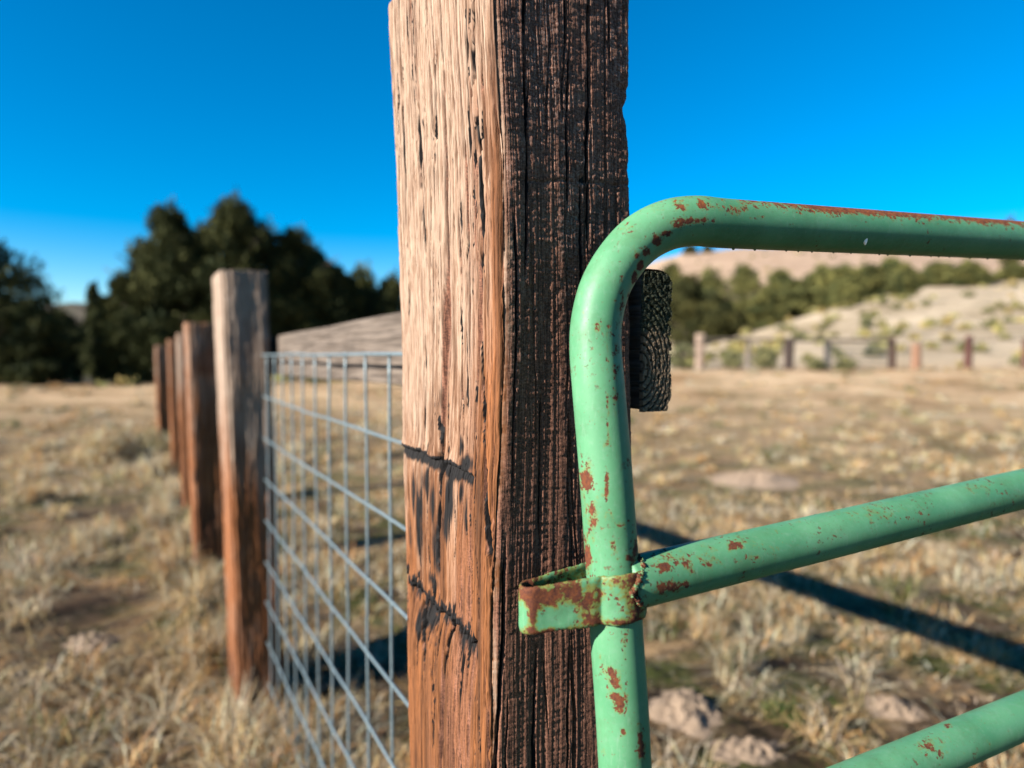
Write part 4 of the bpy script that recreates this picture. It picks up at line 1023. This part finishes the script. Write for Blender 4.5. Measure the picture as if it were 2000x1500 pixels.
# ------------------------------------------------------------------ trees
def crown_mesh(seed, h, wd, style='dense', nq=9000, q=0.14, skirt=0.05):
    """h total height, wd full width; many small leaf sprays through lobes"""
    rg = np.random.default_rng(seed)
    nl = 110 if style == 'dense' else 40
    Vs_, Cs = [], []
    lobes = []
    for k in range(nl):
        t = rg.uniform(skirt, 0.97); prof = (np.sin(math.pi * min(1, (t * 0.80 + 0.2))) ** 0.75) if style == 'dense' else (1 - t) ** 0.8 * 1.05 + 0.04
        a = rg.uniform(0, 2 * math.pi); rr_ = wd / 2 * prof * rg.uniform(0.25, 0.85)
        lobes.append((rr_ * math.cos(a), rr_ * math.sin(a), h * t, wd * rg.uniform(0.09, 0.16) * (0.6 + 0.5 * prof), h * rg.uniform(0.06, 0.11)))
    lobes.append((0, 0, h * 0.93, wd * 0.08, h * 0.07))
    if style == 'dense' and h > 3:
        for k in range(16):
            t = rg.uniform(0.55, 1.0); a = rg.uniform(0, 2 * math.pi); rr_ = wd * 0.42 * (1.08 - t) ** 0.6 * rg.uniform(0.5, 1.15)
            lobes.append((rr_ * math.cos(a), rr_ * math.sin(a), h * (t + 0.02), wd * rg.uniform(0.03, 0.05), h * rg.uniform(0.08, 0.13)))
    lb = np.array(lobes); vol = (lb[:, 3] ** 2 * lb[:, 4]) ** 0.8; pr_ = vol / vol.sum()
    li = rg.choice(len(lb), nq, p=pr_); L = lb[li]
    u = rg.normal(size=(nq, 3)); u /= np.linalg.norm(u, axis=1)[:, None]; rad_ = rg.uniform(0.3, 1.12, nq) ** 0.6
    C = np.stack([L[:, 0] + u[:, 0] * L[:, 3] * rad_, L[:, 1] + u[:, 1] * L[:, 3] * rad_, L[:, 2] + u[:, 2] * L[:, 4] * rad_], -1)
    C[:, 2] = np.maximum(C[:, 2], 0.05)
    d1_ = u + rg.normal(size=(nq, 3)) * 0.5 + [0, 0, 0.6]; d1_ /= np.linalg.norm(d1_, axis=1)[:, None]
    d2_ = np.cross(d1_, rg.normal(size=(nq, 3))); d2_ /= np.linalg.norm(d2_, axis=1)[:, None]
    sz = q * rg.uniform(0.5, 1.4, (nq, 1))
    V = np.stack([C - d2_ * sz * 0.32, C - d1_ * sz * 0.2 + d2_ * sz * 0.1, C + d2_ * sz * 0.32, C + d1_ * sz], 1).reshape(-1, 3)
    k = np.arange(nq)[:, None] * 4; Fq = k + np.array([[0, 1, 2, 3]])
    tone = rg.uniform(0, 1, len(lb))[li][:, None]
    c0, c1 = np.array([0.030, 0.044, 0.018]), np.array([0.115, 0.120, 0.040])
    col = (c0 + (c1 - c0) * tone) * rg.uniform(0.7, 1.3, (nq, 1))
    col = np.repeat(np.concatenate([col, np.ones((nq, 1))], 1), 4, 0)
    return V, Fq, col
def trunk_mesh(seed, h, r):
    rg = np.random.default_rng(seed); Vs_, Fs_, off = [], [], 0
    P = np.array([[0.02 * k * rg.uniform(-1, 1) * h * 0.3, 0.02 * k * rg.uniform(-1, 1) * h * 0.3, h * 0.9 * k / 7 - 0.1] for k in range(8)])
    V, Fq = sweep(P, np.linspace(r, r * 0.15, 8), 10, False); Vs_.append(V); Fs_.append(Fq); off += len(V)
    for k in range(9):
        i = rg.integers(1, 6); a = rg.uniform(0, 6.28); L = h * rg.uniform(0.15, 0.3)
        d = np.array([math.cos(a), math.sin(a), 0.6]); Q = np.array([P[i] + d * L * t for t in (0, 0.35, 0.7, 1)])
        V, Fq = sweep(Q, np.linspace(r * 0.4, r * 0.08, 4), 6, False); Vs_.append(V); Fs_.append(Fq + off); off += len(V)
    return np.vstack(Vs_), np.vstack(Fs_)
def tree(X, Y, h, wd, label, group, seed, style='dense', nq=9000, q=0.14, tint=(1, 1, 1), name='juniper_tree'):
    z0_ = h1(X, Y)
    e = empty(name, (X, Y, z0_), label, 'tree', group)
    V, Fq, C = crown_mesh(seed, h * (0.94 if h > 3 and style == 'dense' else 1), wd, style, int(nq * 1.9), q * 1.15)
    C = C * np.array([*tint, 1])
    c = mesh_obj('crown', V, Fq, M_leaf, None, {'col': C}, smooth=False); c.parent = e
    V, Fq = trunk_mesh(seed, h, 0.035 * h)
    t_ = mesh_obj('trunk', V, Fq, M_bark, None); t_.parent = e
    return e
G1 = 'junipers behind the left end of the fence'
def ptree(px, base, top, wpx, Yd, label, grp, seed, **k):
    X = (px - 1000) / F * Yd; z0_ = h1(X, Yd)
    ztop = EYE + (695 - top) / F * Yd
    return tree(X, Yd, ztop - z0_, wpx / F * Yd, label, grp, seed, **k)
ptree(-50, 770, 440, 330, 27, 'dark juniper cut off by the left edge of the picture', G1, 901, nq=12000)
ptree(60, 770, 590, 150, 26, 'low dark juniper at the right foot of the leftmost tree', G1, 902, nq=6000)
ptree(332, 755, 398, 225, 29, 'tall juniper with two narrow tips left of the pale topped post', G1, 903, nq=15000)
ptree(245, 760, 530, 130, 28, 'lower left shoulder juniper of the tall clump', G1, 913, nq=7000)
ptree(462, 755, 384, 230, 30, 'tallest round topped juniper, straight above the pale topped post', G1, 904, nq=15000)
ptree(578, 750, 440, 170, 31, 'dark juniper with a thin spire just right of the pale topped post', G1, 905, nq=12000)
ptree(640, 750, 500, 160, 32, 'dark lower juniper above the grey board', G1, 906, nq=9000)
ptree(708, 745, 512, 110, 36, 'small rounded juniper with sunlit top close to the large post', G1, 907, nq=6000, tint=(1.4, 1.3, 1.0))
ptree(765, 745, 535, 110, 33, 'juniper half hidden by the left edge of the large post', G1, 908, nq=6000)
ptree(820, 745, 560, 120, 34, 'juniper mostly hidden behind the large post', G1, 914, nq=4000)
ptree(186, 720, 556, 60, 75, 'small pointed distant juniper in the gap between the left trees', G1, 909, style='cone', nq=3500, q=0.3)
ptree(150, 735, 640, 110, 60, 'low far juniper beneath the left skyline gap', G1, 910, nq=3500, q=0.26)
ptree(225, 735, 610, 100, 58, 'far juniper touching the left side of the tall clump', G1, 911, nq=3500, q=0.26)
ptree(110, 720, 600, 70, 110, 'faint far juniper on the ridge at the left', G1, 912, nq=2500, q=0.4)
ptree(398, 755, 428, 130, 31.5, 'juniper filling the notch between the two tallest junipers', G1, 921, nq=9000)
ptree(522, 752, 428, 150, 32, 'juniper shoulder right of the tallest juniper', G1, 922, nq=9000)
ptree(612, 750, 478, 150, 33.5, 'juniper behind the thin spired one', G1, 923, nq=8000)
ptree(680, 750, 536, 150, 33, 'lowest dark juniper of the sloping right end of the clump', G1, 924, nq=7000)
ptree(290, 755, 470, 130, 31, 'juniper behind the lower left shoulder of the clump', G1, 925, nq=8000)
ptree(122, 752, 606, 120, 44, 'dark juniper low in the gap beside the leftmost trees', G1, 931, nq=6000, q=0.2)
ptree(208, 752, 585, 90, 42, 'dark juniper touching the left foot of the tall clump', G1, 932, nq=6000, q=0.2)
G2 = 'junipers along the hillside on the right'
HT = [(1340, 690, 520, 120, 70, 'dark juniper nearest the mossy board end', .8), (1400, 680, 560, 120, 68, 'dark low juniper over the pale leftmost far post', .8),
      (1385, 600, 505, 110, 90, 'yellowish juniper high behind the dark ones next to the board end', 1.9), (1450, 600, 500, 100, 88, 'olive juniper under the inner bend of the top tube', 1.7),
      (1492, 637, 552, 82, 67, 'round mid green juniper standing forward on the slope', 1.5), (1555, 612, 530, 100, 70, 'olive juniper between two round green ones', 1.6),
      (1600, 600, 505, 90, 80, 'pale juniper beneath the white speck of the tube', 1.9), (1640, 582, 502, 105, 68, 'large round bright green juniper in the middle of the hillside', 2.0),
      (1695, 565, 500, 80, 85, 'juniper behind the bright round green one', 1.4), (1770, 566, 512, 74, 72, 'round dark green juniper alone at the slope crest', 1.5),
      (1735, 548, 492, 80, 100, 'yellow green juniper tucked under the top tube', 1.9), (1830, 553, 498, 90, 85, 'olive juniper left of the widest gap on the right slope', 1.7), (1885, 550, 500, 80, 82, 'last juniper before the bare pale gap', 1.6),
      (1945, 550, 533, 36, 85, 'tiny juniper in the bare gap at the right', 1.3), (1980, 548, 520, 60, 84, 'low juniper by the right edge of the picture', 1.5), (1310, 560, 500, 90, 110, 'juniper peeking left of the mossy board end', 1.6),
      (1345, 512, 478, 34, 255, 'tiny tree on the far ridge in the crook of the gate', 1.0), (1378, 500, 480, 22, 255, 'second tiny ridge tree in the crook of the gate', 1.0), (1520, 560, 515, 80, 110, 'distant olive juniper behind the forward green one', 1.8), (1965, 500, 425, 40, 150, 'lone pointed tree tip just above the top tube at right', 1.0)]
for i, (px, b_0, tp, wp, Yd, lab, tn) in enumerate(HT):
    ptree(px, b_0, tp + (14 if wp > 60 else 0), wp, Yd, lab, G2, 950 + i, nq=4200 if wp > 50 else 1200, q=0.26 if Yd < 95 else 0.45, tint=(tn * 1.35, tn * 1.2, tn * 1.15))

# ------------------------------------------------------------------ far fence across the field
G3 = 'posts of the far fence across the field'
def far_post(px, base, top, wpx, label, colr, seed, Yd=26):
    X = (px - 1000) / F * Yd; w_ = wpx / F * Yd
    zb_ = h1(X, Yd) - 0.1; zt_ = EYE + (695 - top) / F * Yd
    zs = np.linspace(zb_, zt_, 14); a = np.linspace(0, 2 * math.pi, 16, endpoint=False)
    V = []
    for z_ in zs:
        k = 1 + 0.08 * fbm(np.full(16, z_ * 3), a * 0 + seed, seed, 2)
        sq = 1 / np.maximum(abs(np.cos(a)), abs(np.sin(a))) ** 0.7
        V.append(np.stack([X + np.cos(a) * w_ / 2 * k * sq * 0.9 + 0.02 * (z_ - zb_) * math.sin(seed), Yd + np.sin(a) * w_ / 2 * k * sq * 0.9, np.full(16, z_)], -1))
    V.append(V[-1] * 0.05 + V[-1].mean(0) * 0.95)
    V = np.array(V).reshape(-1, 3)
    t = NT('far_post_wood'); nn_ = t.noise(t.coord((1, 1, .1)), 30, 4); t.set(t.ramp(nn_, [(0.3, tuple(v * .6 for v in colr)), (0.7, colr)]), .9)
    o = mesh_obj('distant_fence_post', V, grid_faces(15, 16, True), t.m)
    return tag(o, label, 'fence post', G3)
FP = [(1366, 652, 18, 'pale thick leftmost post of the far fence', (0.5, 0.36, 0.27)), (1460, 662, 9, 'thin grey far post right of the pale thick one', (0.25, 0.2, 0.17)),
      (1540, 660, 18, 'thick dark far post where the far gate begins', (0.07, 0.04, 0.03)), (1616, 665, 11, 'dark blue grey far post inside the gated stretch', (0.07, 0.06, 0.06)),
      (1742, 660, 12, 'slim brown far post at the right end of the gated stretch', (0.16, 0.08, 0.05)), (1789, 672, 16, 'reddish tan far post next to the slim brown one', (0.42, 0.22, 0.13)),
      (1890, 656, 13, 'isolated dark red far post on the right', (0.15, 0.05, 0.035)), (2000, 660, 10, 'far post cut by the right edge of the picture', (0.2, 0.09, 0.06)),
      (590, 700, 12, 'dark far post seen through the wire mesh near the pale topped post', (0.08, 0.04, 0.03)), (728, 700, 10, 'brown far post seen through the wire mesh near the large post', (0.12, 0.06, 0.04)), (1250, 660, 11, 'far post hidden behind the gate upright', (0.12, 0.06, 0.04))]
for i, (px, tp, wp, lab, cc) in enumerate(FP): far_post(px, 725, tp, wp, lab, cc, i + 1)
def rails(pairs, name, label, cat, r, mat, Yd=25.85):
    e = empty(name, ((pairs[0][0] - 1000) / F * Yd, Yd, h1((pairs[0][0] - 1000) / F * Yd, Yd)), label, cat)
    for (x0, y0, x1, y1) in pairs:
        a, b = at(x0, y0, Yd), at(x1, y1, Yd); P = a + (b - a) * np.linspace(0, 1, 20)[:, None]; P[:, 2] += 0.03 * fbm(np.linspace(0, 6, 20), np.full(20, y0), 44, 2)
        sweep_obj('rail', P, r, 8, mat, e)
    return e
tdk = NT('far_rail_wood'); tdk.set((0.10, 0.075, 0.06), 0.9)
tgm = NT('far_gate_metal'); tgm.set((0.20, 0.20, 0.18), 0.6)
rails([(1366, 663, 1540, 664), (1540, 664, 1742, 666)], 'pole_rail', 'dark pole rail along the top of the far fence', 'rail', 0.05, tdk.m)
rails([(1616, y, 1742, y + 1) for y in (676, 685, 694, 703, 712)], 'distant_gate', 'grey tube gate standing in the far fence', 'gate', 0.022, tgm.m)
rails([(1789, 668, 2040, 662)], 'pole_rail', 'thin reddish rail at the right end of the far fence', 'rail', 0.022, tdk.m)
rails([(300, 700, 1366, 672), (300, 722, 1366, 690)], 'pole_rail', 'far fence rail seen between the wires of the mesh', 'rail', 0.02, tdk.m)
# sagebrush dotted on the slope and by the far fence
VVs = []
rg = np.random.default_rng(77)
def sage(px, Yd, wd, h, label, seed):
    X = (px - 1000) / F * Yd; V, Fq, C = crown_mesh(seed, h, wd, 'dense', 900, 0.14)
    C[:, :3] = C[:, :3] * np.array([3.0, 2.6, 3.2]) + 0.02
    V = V + [X, Yd, h1(X, Yd)]
    return tag(mesh_obj('sagebrush', V, Fq, M_leaf, None, {'col': C}, smooth=False), label, 'shrub', 'sagebrush on the right slope')
sage(1492, 27.5, 1.1, 0.8, 'grey sagebrush behind the far fence, right of the thin grey post', 31)
sage(1430, 28, 0.9, 0.6, 'sagebrush behind the far fence nearer the pale thick post', 32)
sage(1595, 25, 0.7, 0.35, 'small dark sagebrush at the foot of the dark blue grey post', 33)
sage(1650, 25, 0.7, 0.35, 'small dark sagebrush at the foot of the far gate', 34)
sage(1705, 32, 0.9, 0.6, 'bluish green bush above the far gate rails', 35)
sage(1690, 50, 1.0, 0.8, 'single yellowish bush alone on the bare slope', 36)
sage(1560, 48, 1.8, 0.7, 'wide low dark bush on the bare slope beneath the olive juniper', 37)
sage(1335, 28, 1.8, 1.0, 'pale green bush between the mossy board end and the pale thick post', 38)

# low scrub speckling the slope and the edge of the field: nobody could count it
rg = np.random.default_rng(99); P = []
for k in range(340):
    if k < 170: Yd = rg.uniform(27, 64); px = rg.uniform(1180, 2150)
    elif k < 250: Yd = rg.uniform(24, 34); px = rg.uniform(-150, 1000)
    else: Yd = rg.uniform(68, 240); px = rg.uniform(1200, 2150)
    X = (px - 1000) / F * Yd; w_ = rg.uniform(0.25, 0.8) * (1 + Yd / 120); h_ = w_ * rg.uniform(0.35, 0.6)
    V, Fq, C = crown_mesh(2000 + k % 17, h_, w_, 'dense', 70, 0.16 + Yd * 0.0012)
    tone = [(4, 3.2, 3.4), (7, 4.6, 5.0), (2.5, 2.2, 2.2), (10, 6.2, 6.5)][rg.integers(0, 4)]
    C[:, :3] = np.clip(C[:, :3] * np.array(tone), 0, 0.6)
    P.append((V + [X, Yd, h1(X, Yd) - 0.03], Fq, C))
join(P, 'hillside_scrub', 'low grey and straw coloured scrub speckling the slope and field edge', 'scrub', True, M_leaf)
